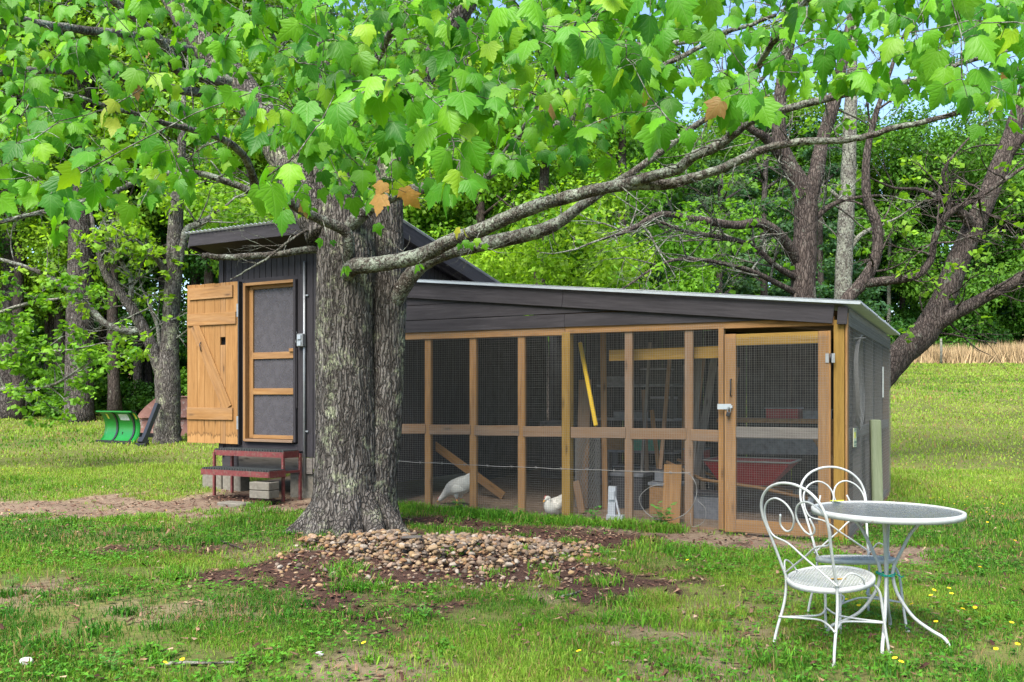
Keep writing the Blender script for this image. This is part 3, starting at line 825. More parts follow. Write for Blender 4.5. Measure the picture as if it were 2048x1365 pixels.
# dark boards above the rail: a sloping fascia and two level boards tapering under it
board('fascia', P(5.46, -.034, croof(5.46) - .105), P(2.975, -.034, croof(2.975) - .105), .185, .03, stain, coop, NF)
board('fascia', P(2.972, -.034, croof(2.972) - .105), P(.10, -.034, croof(.10) - .105), .185, .03, stain, coop, NF)
board('fascia_block', P(.065, -.033, croof(.05) - .115), P(-.025, -.033, croof(.0) - .115), .17, .028, stain, coop, NF)
def gable_board(t0, t1, z0, z1, dz, s):
    """level board cut on the slope of the roof along its upper edge"""
    n = 12; vs = []
    for ss in (s, s + .022):
        for i in range(n + 1):
            tt = t0 + (t1 - t0) * i / n; vs.append(P(tt, ss, z0 + dz * i / n))
        for i in range(n + 1):
            tt = t0 + (t1 - t0) * i / n; vs.append(P(tt, ss, max(z0 + dz * i / n + .001, min(z1 + dz * i / n, croof(tt) - .13))))
    fs = []
    m = 2 * (n + 1)
    for i in range(n):
        a, b = i, i + n + 1
        fs += [(a, a + 1, b + 1, b), (m + a, m + b, m + b + 1, m + a + 1), (b, b + 1, m + b + 1, m + b), (a, m + a, m + a + 1, a + 1)]
    fs += [(0, n + 1, m + n + 1, m), (n, m + n, m + 2 * n + 1, 2 * n + 1)]
    mb = MB(); mb.add(vs, fs); return mb
for t0, t1, z0, z1, dz in ((5.46, 2.968, 2.20, 2.345, -.01), (2.964, .6, 2.192, 2.335, -.02), (5.46, 2.2, 2.353, 2.53, -.01), (5.46, 3.6, 2.538, 2.7, -.01)):
    mb = gable_board(t0, t1, z0, z1, dz, -.016)
    me = mb.mesh()
    rotm = Matrix((-UT, VS, UZ)).transposed().to_4x4(); rotm.translation = P(0, 0, 0)
    me.transform(rotm.inverted()); obj('gable_board', me, stain, coop, rotm)
# roof: corrugated sheets running down the slope, ridges end at the right eave
ns = 6; D0, D1 = -.085, CD + .12
for i in range(ns):
    a = D0 + (D1 - D0) * i / ns; wd = (D1 - D0) / ns
    zz = .022 + .003 * (i % 2)
    vs, fs = corrugated(P(-.15, a, croof(-.15) + zz), P(5.44, a, croof(5.44) + zz), VS * wd, .013, .10)
    mb = MB(); mb.add(vs, fs, True); mb.build('roof_sheet', galv_roof, coop)
board('roof_edge_strip', P(-.15, D0 - .004, croof(-.15) + .012), P(5.44, D0 - .004, croof(5.44) + .012), .028, .004, galv_roof, coop, NF, 0)
for s in (.5, 1.5, 2.6, 3.7, 4.6):
    board('rafter', P(.04, s, croof(.04) - .075), P(5.44, s, croof(5.44) - .055), .04, .09, pine_w, coop, UZ)
# right side wall
for s in (1.25, 2.45, 3.6, CD):
    board('stud', P(.03, s, -.02 if s < 4 else .0), P(.03, s, 2.12), .045, .085, greywood if s < CD else pine_w, coop, -UT)
board('side_plate', P(-.008, .10, 2.185), P(-.008, CD + .04, 2.185), .17, .035, greywood, coop, -UT)
board('side_rail', P(.012, .10, 1.03), P(.012, CD, 1.03), .11, .035, greywood, coop, -UT)
board('side_sill', P(.02, .10, .03), P(.02, CD, .03), .10, .04, greywood, coop, -UT)
# back wall and left partition of dark metal sheets
for i in range(8):
    a = -.0 + i * .68
    vs, fs = corrugated(P(a, CD + .03, -.05), P(a, CD + .03, croof(a) - .05), UT * .675, .009, .076, seg=6)
    mb = MB(); mb.add(vs, fs, True); mb.build('back_sheet', dark_panel, coop)
for i in range(4):
    a = SD + i * .6
    vs, fs = corrugated(P(5.47, a, -.05), P(5.47, a, 2.75), VS * .6, .009, .076, seg=6)
    mb = MB(); mb.add(vs, fs, True); mb.build('partition_sheet', dark_panel, coop)
# wire mesh
CELL, WR = .0262, .0013
def wiremesh(name, org, du, dv, lu, lv, parent, cu=CELL, cv=CELL, r=WR, top=None):
    mb = MB(); nrm = du.cross(dv).normalized()
    def w(a, b):
        d = (b - a).normalized(); y = nrm.cross(d)
        vs = [p + y * (i * r / 2) + nrm * (j * r / 2) for p in (a, b) for i, j in ((-1, -1), (1, -1), (1, 1), (-1, 1))]
        mb.add(vs, [(0, 1, 5, 4), (1, 2, 6, 5), (2, 3, 7, 6), (3, 0, 4, 7)])
    n = int(lu / cu)
    for i in range(n + 1):
        jx = random.uniform(-.0015, .0015); a = org + du * (i * cu + jx); w(a, a + dv * lv + du * random.uniform(-.003, .003))
    n = int(lv / cv)
    for i in range(n + 1):
        a = org + dv * (i * cv + random.uniform(-.0015, .0015)) + nrm * r * .9; w(a, a + du * lu + dv * random.uniform(-.004, .004))
    return mb.build(name, galv, parent)
wiremesh('wire_mesh', P(5.42, -.006, .02), -UT, UZ, 5.42 - 2.96, 2.17, coop)
wiremesh('wire_mesh', P(2.955, -.008, .02), -UT, UZ, 2.955 - 1.17, 2.14, coop)
wiremesh('wire_mesh', P(-.03, .06, .0), VS, UZ, CD - .04, 2.2, coop, CELL, CELL * 1.6)
# coop door
cdoor = thing('coop_door', '', '', P(.63, -.03, .04))
cdoor.parent = coop; cdoor.matrix_parent_inverse = world_of(coop).inverted()
E0, E1, EB, ET = 1.155, .125, .025, 2.045
board('stile', P(E0 - .058, -.028, EB), P(E0 - .058, -.028, ET), .115, .038, pine, cdoor, NF)
board('stile', P(E1 + .058, -.028, EB + .01), P(E1 + .058, -.028, ET), .115, .038, pine, cdoor, NF)
board('door_rail', P(E0 - .117, -.028, ET - .062), P(E1 + .117, -.028, ET - .058), .115, .036, pine_y, cdoor, NF)
board('door_rail', P(E0 - .117, -.028, 1.045), P(E1 + .117, -.028, 1.045), .11, .036, greywood, cdoor, NF)
board('door_rail', P(E0 - .117, -.028, EB + .07), P(E1 + .117, -.028, EB + .075), .125, .036, pine, cdoor, NF)
wiremesh('wire_mesh', P(E0 - .02, -.052, EB + .02), -UT, UZ, E0 - E1 - .04, ET - EB - .05, cdoor, .0235, .0235, .0016)
mb = MB(); mb.tube(spline([P(1.085, -.05, 1.585), P(1.085, -.085, 1.57), P(1.08, -.09, 1.50), P(1.085, -.085, 1.43), P(1.085, -.05, 1.41)], 5), .007, 6); mb.build('pull_handle', black_iron, cdoor)
mb = MB(); mb.bar(P(1.225, -.056, 1.305), P(1.085, -.056, 1.305), .008, .055); mb.bar(P(1.11, -.066, 1.305), P(1.07, -.066, 1.305), .014, .03); mb.build('hasp', galv_roof, cdoor)
pl = thing('padlock', '', '', P(1.11, -.075, 1.22)); pl.parent = coop; pl.matrix_parent_inverse = world_of(coop).inverted()
board('lock_body', P(1.115, -.082, 1.205), P(1.098, -.082, 1.25), .042, .024, black_iron, pl, NF, .006)
mb = MB(); mb.tube(spline([P(1.117, -.08, 1.245), P(1.115, -.08, 1.285), P(1.10, -.08, 1.30), P(1.085, -.08, 1.285), P(1.086, -.08, 1.25)], 4), .004, 6); mb.build('shackle', steel, pl)
for z0 in (1.78,):
    for dt in (.028, -.028):
        mb = MB(); mb.bar(P(.128 + dt, -.053, z0 - .045), P(.128 + dt, -.053, z0 + .045), .03, .008, NF); mb.build('hinge_leaf', steel, cdoor)
    mb = MB(); mb.tube([P(.128, -.058, z0 - .045), P(.128, -.058, z0 + .045)], .008, 8); mb.build('hinge_pin', black_iron, cdoor)
# barbed strand stapled along the front, ending in a loose loop
mb = MB(); pts = [P(5.6 - .0, -.10, .62)]
for i in range(1, 40): pts.append(P(5.6 - i * .105, -.075, .615 - .03 * math.sin(i / 39 * 3.1) * .5 + random.uniform(-.004, .004)))
lp = [(1.50, .59), (1.44, .50), (1.45, .33), (1.58, .17), (1.80, .10), (2.00, .19), (2.05, .34), (1.93, .45), (1.78, .49)]
pts += [P(a, -.085 - .01 * math.sin(i), b) for i, (a, b) in enumerate(spline([(1.52, .60)] + lp, 5)[1:])]
mb.tube(pts, .0042, 5)
for i in range(4, 38, 3):
    c = pts[i]; mb.tube([c + Vector((-.012, 0, .016)), c + Vector((.012, -.006, -.016))], .0025, 4); mb.tube([c + Vector((.006, .004, .016)), c + Vector((-.006, -.004, -.016))], .0025, 4)
mb.tube([P(a, -.09, b) for a, b in spline([(1.42, .33), (1.34, .25), (1.36, .12), (1.48, .06), (1.5, .2)], 5)], .003, 5)
tag(mb.build('barbed_wire', galv), 'barbed wire strand along the coop front ending in a loose loop', 'wire')
# things on the side wall
sg = thing('sign', 'small pale yellow card sign on the coop side rail', 'sign', P(-.055, .40, 1.0))
sgb = board('card', P(-.042, .29, 1.0), P(-.042, .53, .99), .19, .006, paper, sg, -UT, 0)
mb = MB()
for (u0, u1, z0, hh) in ((.33, .50, 1.075, .008), (.35, .48, .985, .0), (.33, .50, .952, .022), (.33, .5, .921, .010)):
    if hh: mb.bar(P(-.0465, u0, z0), P(-.0465, u1, z0 - .004), .002, hh)
mb.build('small_print', ink, sg)
mb = MB(); mb.bar(P(-.0465, .34, 1.02), P(-.0465, .44, 1.02), .002, .06); mb.build('yellow_symbol', ink_y, sg)
mb = MB(); mb.bar(P(-.0465, .45, 1.03), P(-.0465, .49, 1.03), .002, .05); mb.build('dark_symbol', ink, sg)
pp = P(-.16, 1.95, 0)
mb = MB(); g0 = g1(pp.x, pp.y)
b_ = board('fence_post', P(-.13, 1.78, g0 - .02), P(-.09, 1.92, 1.14), .12, .07, mossywood, None, -VS - UT * .4, .012)
tag(b_, 'greenish weathered split post leaning on the coop side', 'post')
mb = MB(); mb.bar(P(-.045, 3.43, 1.40), P(-.045, 3.43, 1.80), .07, .012, -UT)
tag(mb.build('marker_strip', decal_white), 'narrow white strip fixed upright on the coop side mesh', 'strip')
mb = MB()
for i in range(5):
    r1, r2 = .15 + .02 * i, .42 + .015 * i
    pts = [P(-.06 - .008 * i + .01 * math.sin(a * 3), .42 + math.cos(a) * r1 + .02 * i, 1.55 + math.sin(a) * r2) for a in np.linspace(0, 2 * math.pi, 26)[:-1]]
    mb.tube(pts, .0032, 5, closed=True)
mb.tube([P(-.02, .30, 1.985), P(-.15, .36, 1.99)], .006, 6)
tag(mb.build('wire_coil', galv), 'loose coil of fence wire hung on the coop side', 'wire coil')
# ------------------------------------------------------------------ things stored in the coop
def floor_z(t, s):
    p = P(t, s, 0); return g1(p.x, p.y)
tag(board('yellow_pole', P(2.955, .40, 2.04), P(2.625, .085, 1.08), .045, .035, yellow, None, NF, .008), 'bright yellow pole leaning inside the coop', 'pole')
tag(board('lumber', P(2.53, .26, 1.87), P(1.23, .16, 1.875), .125, .038, pine_y, None, NF), 'yellow pine board fixed level inside the coop beside the wire door', 'board')
for (a, b, w, m, lab) in (
        (P(2.15, 1.25, 1.86), P(2.24, 1.05, floor_z(2.24, 1.05)), .045, pine_w, 'pale wooden tool handle leaning behind the middle coop bay'),
        (P(1.79, 1.3, 1.85), P(1.86, 1.1, floor_z(1.86, 1.1)), .05, greywood, 'grey wooden handle leaning next to the coop door bay'),
        (P(2.93, 1.05, 2.2), P(2.86, .95, floor_z(2.86, .95)), .07, oldboard, 'rough tall brown plank right behind the yellow pole'),
        (P(3.19, 1.1, 1.62), P(3.15, .9, floor_z(3.15, .9)), .16, pine_w, 'wide brown plank standing left of the yellow pole'),
        (P(2.55, 1.7, 2.1), P(2.62, 1.5, floor_z(2.62, 1.5)), .035, greywood, 'thin pale lath leaning before the shelf rack'),
        (P(1.83, .38, .66), P(1.83, .30, floor_z(1.83, .30)), .20, pine, 'short orange board standing upright on the coop floor'),
        (P(5.62, 1.2, .82), P(4.40, 1.2, floor_z(4.40, 1.2) + .04), .11, pine, 'sloping orange board ramp for the hens'),
        (P(.62, 2.0, 1.0), P(.28, 1.9, .45), .09, oldboard, 'slanted brown plank behind the wire door'),
        (P(3.1, .62, .40), P(2.98, .52, floor_z(2.98, .52)), .09, pine_w, 'short split board propped behind the wide coop post')):
    tag(board('plank', a, b, w, .03 if w > .05 else .028, m, None, NF), lab, 'plank')
rk = thing('shelf_rack', 'dark metal shelf rack loaded with clutter inside the coop', 'shelf', P(3.05, 2.5, floor_z(3.05, 2.5)), -math.atan2(SA, CA))
for tt in (3.5, 2.45):
    for s in (2.3, 2.75):
        mb = MB(); mb.bar(P(tt, s, floor_z(tt, s)), P(tt, s, 1.75), .035, .035, NF); mb.build('upright', junk_dark, rk)
for z0 in (.25, .66, 1.10, 1.56):
    mb = MB(); mb.bar(P(3.52, 2.52, z0), P(2.43, 2.52, z0), .48, .03); mb.build('shelf', junk_grey, rk)
def crate(t0, t1, s, z, h, m, lab, cat='box', dep=.3):
    o = thing('storage_box', lab, cat, P((t0 + t1) / 2, s, z), -math.atan2(SA, CA))
    mb = MB(); mb.bar(P(t0, s, z + h * .45), P(t1, s, z + h * .45), dep, h * .9); mb.build('tub', m, o)
    mb = MB(); mb.bar(P(t0 + .015, s, z + h * .94), P(t1 - .015, s, z + h * .94), dep + .03, h * .1); mb.build('lid', junk_grey if m is not junk_grey else junk_dark, o)
crate(3.4, 3.0, 2.5, 1.575, .13, junk_grey, 'low grey box on the top rack shelf')
crate(2.9, 2.55, 2.5, 1.575, .22, junk_dark, 'dark box on the top rack shelf')
crate(3.3, 2.8, 2.5, 1.115, .10, junk_grey, 'flat grey box on the second rack shelf')
crate(2.75, 2.5, 2.5, 1.115, .3, junk_dark, 'tall dark box on the second rack shelf')
crate(3.1, 2.7, 2.5, .675, .18, junk_green, 'green box on the third rack shelf')
crate(3.4, 3.15, 2.5, .675, .26, oldboard, 'brown wooden box on the third rack shelf')
crate(3.3, 2.6, 2.5, .265, .2, junk_dark, 'long dark box on the lowest rack shelf')
for i in range(12):
    tt = random.uniform(1.5, 2.85); ss = random.uniform(1.3, 2.1); hh = random.uniform(.9, 2.0)
    tag(board('plank', P(tt, ss, floor_z(tt, ss)), P(tt + random.uniform(-.25, .25), ss + .25, hh), random.uniform(.04, .11), .025, random.choice((oldboard, greywood, pine_w)), None, NF), 'plank stored upright among the clutter behind the coop mesh', 'plank', 'planks stored in the coop')
crate(2.85, 2.45, 1.3, floor_z(2.6, 1.3), .45, junk_dark, 'dark tub on the coop floor before the shelf rack', dep=.35)
crate(1.75, 1.45, 1.0, floor_z(1.6, 1.0), .3, junk_grey, 'low grey tub beside the short orange board')
crate(2.3, 1.95, 1.1, floor_z(2.1, 1.1), .38, oldboard, 'brown wooden crate on the coop floor behind the wire loop', dep=.3)
crate(2.25, 2.0, 1.1, floor_z(2.1, 1.1) + .385, .14, junk_grey, 'small grey box on the brown wooden crate', dep=.22)
crate(2.2, 1.85, 2.0, floor_z(2, 2), .5, junk_dark, 'dark bin on the coop floor behind the tool handle')
crate(2.15, 1.9, 2.0, floor_z(2, 2) + .51, .22, red_tray, 'red box on top of the dark bin')
crate(4.9, 4.5, 3.6, floor_z(4.7, 3.6), .9, junk_dark, 'tall dark bin at the back left of the coop', dep=.5)
crate(3.95, 3.7, 3.4, floor_z(3.8, 3.4), .7, junk_grey, 'grey upright bin at the back of the coop', dep=.3)
bn = thing('workbench', 'dark workbench behind the wire door inside the coop', 'workbench', P(1.15, 2.6, 0), -math.atan2(SA, CA))
mb = MB(); mb.bar(P(1.85, 2.6, 1.10), P(.40, 2.6, 1.10), .6, .05); mb.build('bench_top', oldboard, bn)
for tt in (1.8, .45):
    for s in (2.36, 2.84):
        mb = MB(); mb.bar(P(tt, s, floor_z(tt, s)), P(tt, s, 1.08), .07, .07, NF); mb.build('leg', oldboard, bn)
mb = MB(); mb.bar(P(1.8, 2.34, .82), P(.45, 2.34, .84), .02, .3); tag(mb.build('tarp', junk_grey), 'folded grey tarp hanging before the workbench', 'tarp')
crate(1.25, .85, 2.55, 1.13, .14, red_tray, 'red tool box on the workbench')
crate(.8, .5, 2.6, 1.13, .12, junk_grey, 'grey box on the workbench')
# wheelbarrow
wb = thing('wheelbarrow', 'red wheelbarrow parked behind the wire door', 'wheelbarrow', P(1.2, 1.5, floor_z(1.2, 1.5)), -math.atan2(SA, CA))
def ringpts(t0, t1, s0, s1, z, n=6):
    c = [(t0, s0), (t1, s0), (t1, s1), (t0, s1)]; out = []
    for i in range(4):
        a, b = c[i], c[(i + 1) % 4]
        for k in range(n): out.append((a[0] + (b[0] - a[0]) * k / n, a[1] + (b[1] - a[1]) * k / n, z))
    return out
lo = ringpts(1.55, .98, 1.32, 1.70, .38); hi = ringpts(1.72, .72, 1.18, 1.84, .66)
vs = [P(*q) for q in lo + hi] + [P(q[0], q[1] + .0, q[2] - .0) - (P(q[0], q[1], 0) - P(1.22, 1.51, 0)) * .015 + Vector((0, 0, .006)) for q in lo + hi]
n = len(lo); fs = []
for off, fl in ((0, False), (2 * n, True)):
    for i in range(n):
        q = (off + i, off + (i + 1) % n, off + n + (i + 1) % n, off + n + i); fs.append(q[::-1] if fl else q)
    q = tuple(range(off, off + n)); fs.append(q if fl else q[::-1])
for i in range(n): fs.append((n + i, n + (i + 1) % n, 3 * n + (i + 1) % n, 3 * n + i))
mb = MB(); mb.add(vs, fs); mb.build('tray', red_tray, wb)
mb = MB(); mb.tube([P(*q) for q in hi], .012, 6, closed=True); mb.build('tray_rim', galv, wb)
for s in (1.28, 1.74):
    mb = MB(); mb.tube([P(.58, 1.51 + (s - 1.51) * .25, .24), P(1.1, s, .36), P(1.75, s, .42), P(2.2, s, .62)], .02, 8); mb.build('handle', oldboard, wb)
    mb = MB(); mb.tube([P(1.45, s, .38), P(1.55, s, floor_z(1.55, s) + .01), P(1.7, s, .41)], .012, 6); mb.build('leg', black_iron, wb)
mb = MB(); fz = floor_z(.58, 1.51); mb.tube([P(.58 + math.cos(a) * .16, 1.51, fz + .20 + math.sin(a) * .16) for a in np.linspace(0, 2 * math.pi, 21)[:-1]], .045, 8, closed=True); wh = mb.build('wheel', rubber, wb)
mb = MB(); mb.tube([P(.58, 1.45, fz + .2), P(.58, 1.57, fz + .2)], .06, 10); mb.build('hub', steel, wh)
# grey plastic feeder stand
jg = thing('feeder', 'grey plastic feeder stand behind the coop mesh', 'feeder', P(2.46, .25, floor_z(2.46, .25)))
z0 = floor_z(2.46, .25)
mb = MB(); mb.bar(P(2.50, .25, z0), P(2.49, .25, .40), .085, .05, NF); mb.build('back_leg', grey_plastic, jg)
mb = MB(); mb.bar(P(2.38, .22, z0), P(2.46, .24, .30), .018, .02, NF); mb.build('front_leg', grey_plastic, jg)
mb = MB(); mb.bar(P(2.55, .25, .03 + z0), P(2.36, .25, .03 + z0), .09, .06); mb.bar(P(2.525, .245, .30), P(2.455, .245, .30), .075, .10); mb.build('shell', grey_plastic, jg)
# roll of chicken wire
mb = MB(); rc = P(3.05, .85, 0)
for i in range(26):
    a = 2 * math.pi * i / 26
    for sgn in (1, -1):
        mb.tube([rc + Vector((math.cos(a + sgn * k * .28) * .15, math.sin(a + sgn * k * .28) * .15, floor_z(3.05, .85) + .03 + .085 * k)) for k in range(11)], .003, 4, cap=False)
tag(mb.build('wire_roll', galv), 'upright roll of chicken wire behind the wide coop post', 'wire roll')

# ------------------------------------------------------------------ hens
def loft(mb, secs, n=14):
    """secs: (centre, side vector, up vector)"""
    vs = []
    for c, sx, up in secs:
        for j in range(n):
            a = 2 * math.pi * j / n; vs.append(Vector(c) + Vector(sx) * math.cos(a) + Vector(up) * math.sin(a))
    fs = []
    for i in range(len(secs) - 1):
        for j in range(n): fs.append((i * n + j, i * n + (j + 1) % n, (i + 1) * n + (j + 1) % n, (i + 1) * n + j))
    fs.append(tuple(range(n - 1, -1, -1))); fs.append(tuple(range((len(secs) - 1) * n, len(secs) * n)))
    mb.add(vs, fs, True)
def hen(label, loc, rz, spine, tanhead=False):
    """spine: (x forward, z, half width, half height) from tail to beak base, in the hen's own frame"""
    h = thing('hen', label, 'hen', loc, rz)
    sp = spline(spine, 5); secs = []
    for i, (x, z, w, hh) in enumerate(sp):
        d = sp[min(i + 1, len(sp) - 1)] - sp[max(i - 1, 0)]; d = Vector((d[0], 0, d[1])).normalized()
        up = Vector((-d.z, 0, d.x)); secs.append(((x, 0, z), (0, max(w, .002), 0), up * max(hh, .002)))
    mb = MB(); loft(mb, secs, 16); body = obj('body', mb.mesh(), feather, h, local=True)
    for s in (1, -1):
        mb = MB(); loft(mb, [((-.13, s * .050, .20), (0, .008, 0), (0, 0, .012)), ((-.07, s * .082, .21), (0, .016, 0), (0, 0, .042)), ((0, s * .090, .205), (0, .018, 0), (0, 0, .058)), ((.06, s * .078, .195), (0, .012, 0), (0, 0, .03))], 10)
        obj('wing', mb.mesh(), feather, h, local=True)
        mb = MB(); loft(mb, [((.0, s * .045, .17), (.040, 0, 0), (0, .034, 0)), ((.0, s * .047, .12), (.030, 0, 0), (0, .026, 0)), ((.0, s * .047, .085), (.012, 0, 0), (0, .012, 0))], 10)
        obj('thigh', mb.mesh(), feather, h, local=True)
        mb = MB(); mb.tube([(0, s * .047, .095), (-.008, s * .047, .05), (.0, s * .047, .008)], .007, 7)
        for a in (-.6, 0, .6, 3.14): mb.tube([(0, s * .047, .008), (math.cos(a) * .035, s * .047 + math.sin(a) * .035, .004)], .004, 5)
        obj('foot', mb.mesh(), orange_skin, h, local=True)
    x, z = sp[-1][0], sp[-1][1]; dd = sp[-1] - sp[-3]; dv = Vector((dd[0], 0, dd[1])).normalized(); up = Vector((-dv.z, 0, dv.x))
    e = Vector((x, 0, z))
    mb = MB(); mb.tube([e, e + dv * .015, e + dv * .034], [.012, .009, .001], 8); obj('beak', mb.mesh(), orange_skin, h, local=True)
    mb = MB()
    for k in range(3): mb.tube([e - dv * (.01 + .016 * k) + up * .014, e - dv * (.012 + .016 * k) + up * .036], [.007, .003], 6)
    obj('comb', mb.mesh(), comb_red, h, local=True)
    return h
u_ang = math.atan2(SA, -CA)
p1 = P(4.62, .42, floor_z(4.62, .42))
hn = hen('white hen bending to peck the ground inside the coop', p1, u_ang, [(-.26, .40, .012, .02), (-.20, .36, .035, .06), (-.12, .285, .075, .095), (-.02, .235, .092, .11), (.09, .20, .075, .095), (.16, .155, .048, .058), (.22, .10, .032, .036), (.262, .062, .027, .028), (.285, .045, .014, .015)])
hn.scale = (1.04, 1.04, 1.04)
p2 = P(3.20, .22, floor_z(3.20, .22) - .07)
hn2 = hen('white hen resting and preening beside the wide coop post', p2, u_ang + 1.25, [(-.22, .30, .012, .02), (-.16, .27, .04, .05), (-.08, .21, .078, .09), (.0, .18, .088, .10), (.07, .19, .075, .09), (.11, .235, .046, .05), (.10, .275, .032, .034), (.13, .285, .028, .028), (.16, .265, .013, .014)])

# ------------------------------------------------------------------ patio table
tb = thing('patio_table', 'round white iron patio table with pebbled glass top', 'table', (2.144, 5.01, g1(2.144, 5.01)), R(0))
TRd, TH = .408, .758
def ring_tube(mb, r, z, tr, n=48): mb.tube([(math.cos(2 * math.pi * i / n) * r, math.sin(2 * math.pi * i / n) * r, z) for i in range(n)], tr, 8, closed=True)
mb = MB()
prof = [(TRd, TH), (TRd - .016, TH + .003), (TRd - .022, TH - .004), (TRd - .018, TH - .030), (TRd - .003, TH - .032), (TRd + .001, TH - .015)]
n = 64; vs = []; fs = []
for i in range(n):
    a = 2 * math.pi * i / n
    for r, z in prof: vs.append((math.cos(a) * r, math.sin(a) * r, z))
m = len(prof)
for i in range(n):
    for j in range(m): fs.append((i * m + j, i * m + (j + 1) % m, ((i + 1) % n) * m + (j + 1) % m, ((i + 1) % n) * m + j))
mb.add(vs, fs, True); obj('rim', mb.mesh(), white_paint, tb, local=True)
bm = bmesh.new(); bmesh.ops.create_cone(bm, cap_ends=True, segments=64, radius1=TRd - .021, radius2=TRd - .021, depth=.006)
me = bpy.data.meshes.new('glass'); bm.to_mesh(me); bm.free(); me.transform(Matrix.Translation((0, 0, TH - .009))); obj('glass_top', me, glass_mat, tb, local=True)
for ang in (-27, 63, 153, 243):
    c, s = math.cos(R(ang)), math.sin(R(ang))
    pr = spline([(.245, TH - .028), (.19, TH - .045), (.125, TH - .12), (.075, TH - .23), (.036, .43), (.034, .36), (.06, .27), (.13, .16), (.215, .095), (.275, .06), (.30, .025), (.302, .002)], 6)
    mb = MB(); mb.tube([(c * r * 1.06, s * r * 1.06, z) for r, z in pr], .0096, 8); obj('leg', mb.mesh(), white_paint, tb, local=True)
mb = MB(); ring_tube(mb, .24, TH - .030, .008, 32); obj('support_ring', mb.mesh(), white_paint, tb, local=True)
mb = MB(); mb.tube([(math.cos(a) * (.05 + .006 * math.sin(a * 3)), math.sin(a) * .05, .39 + .006 * math.sin(a * 2.3)) for a in np.linspace(0, 12.5, 60)], .004, 5)
mb.tube([(.05, -.02, .39), (.075, -.03, .375), (.09, -.02, .38)], .004, 5)
twine_mat = plain('green_twine', (.02, .30, .22), .8, .2)
o = mb.build('twine', twine_mat); o.location = tb.location; tag(o, 'green twine wound round the table legs where they meet', 'twine')

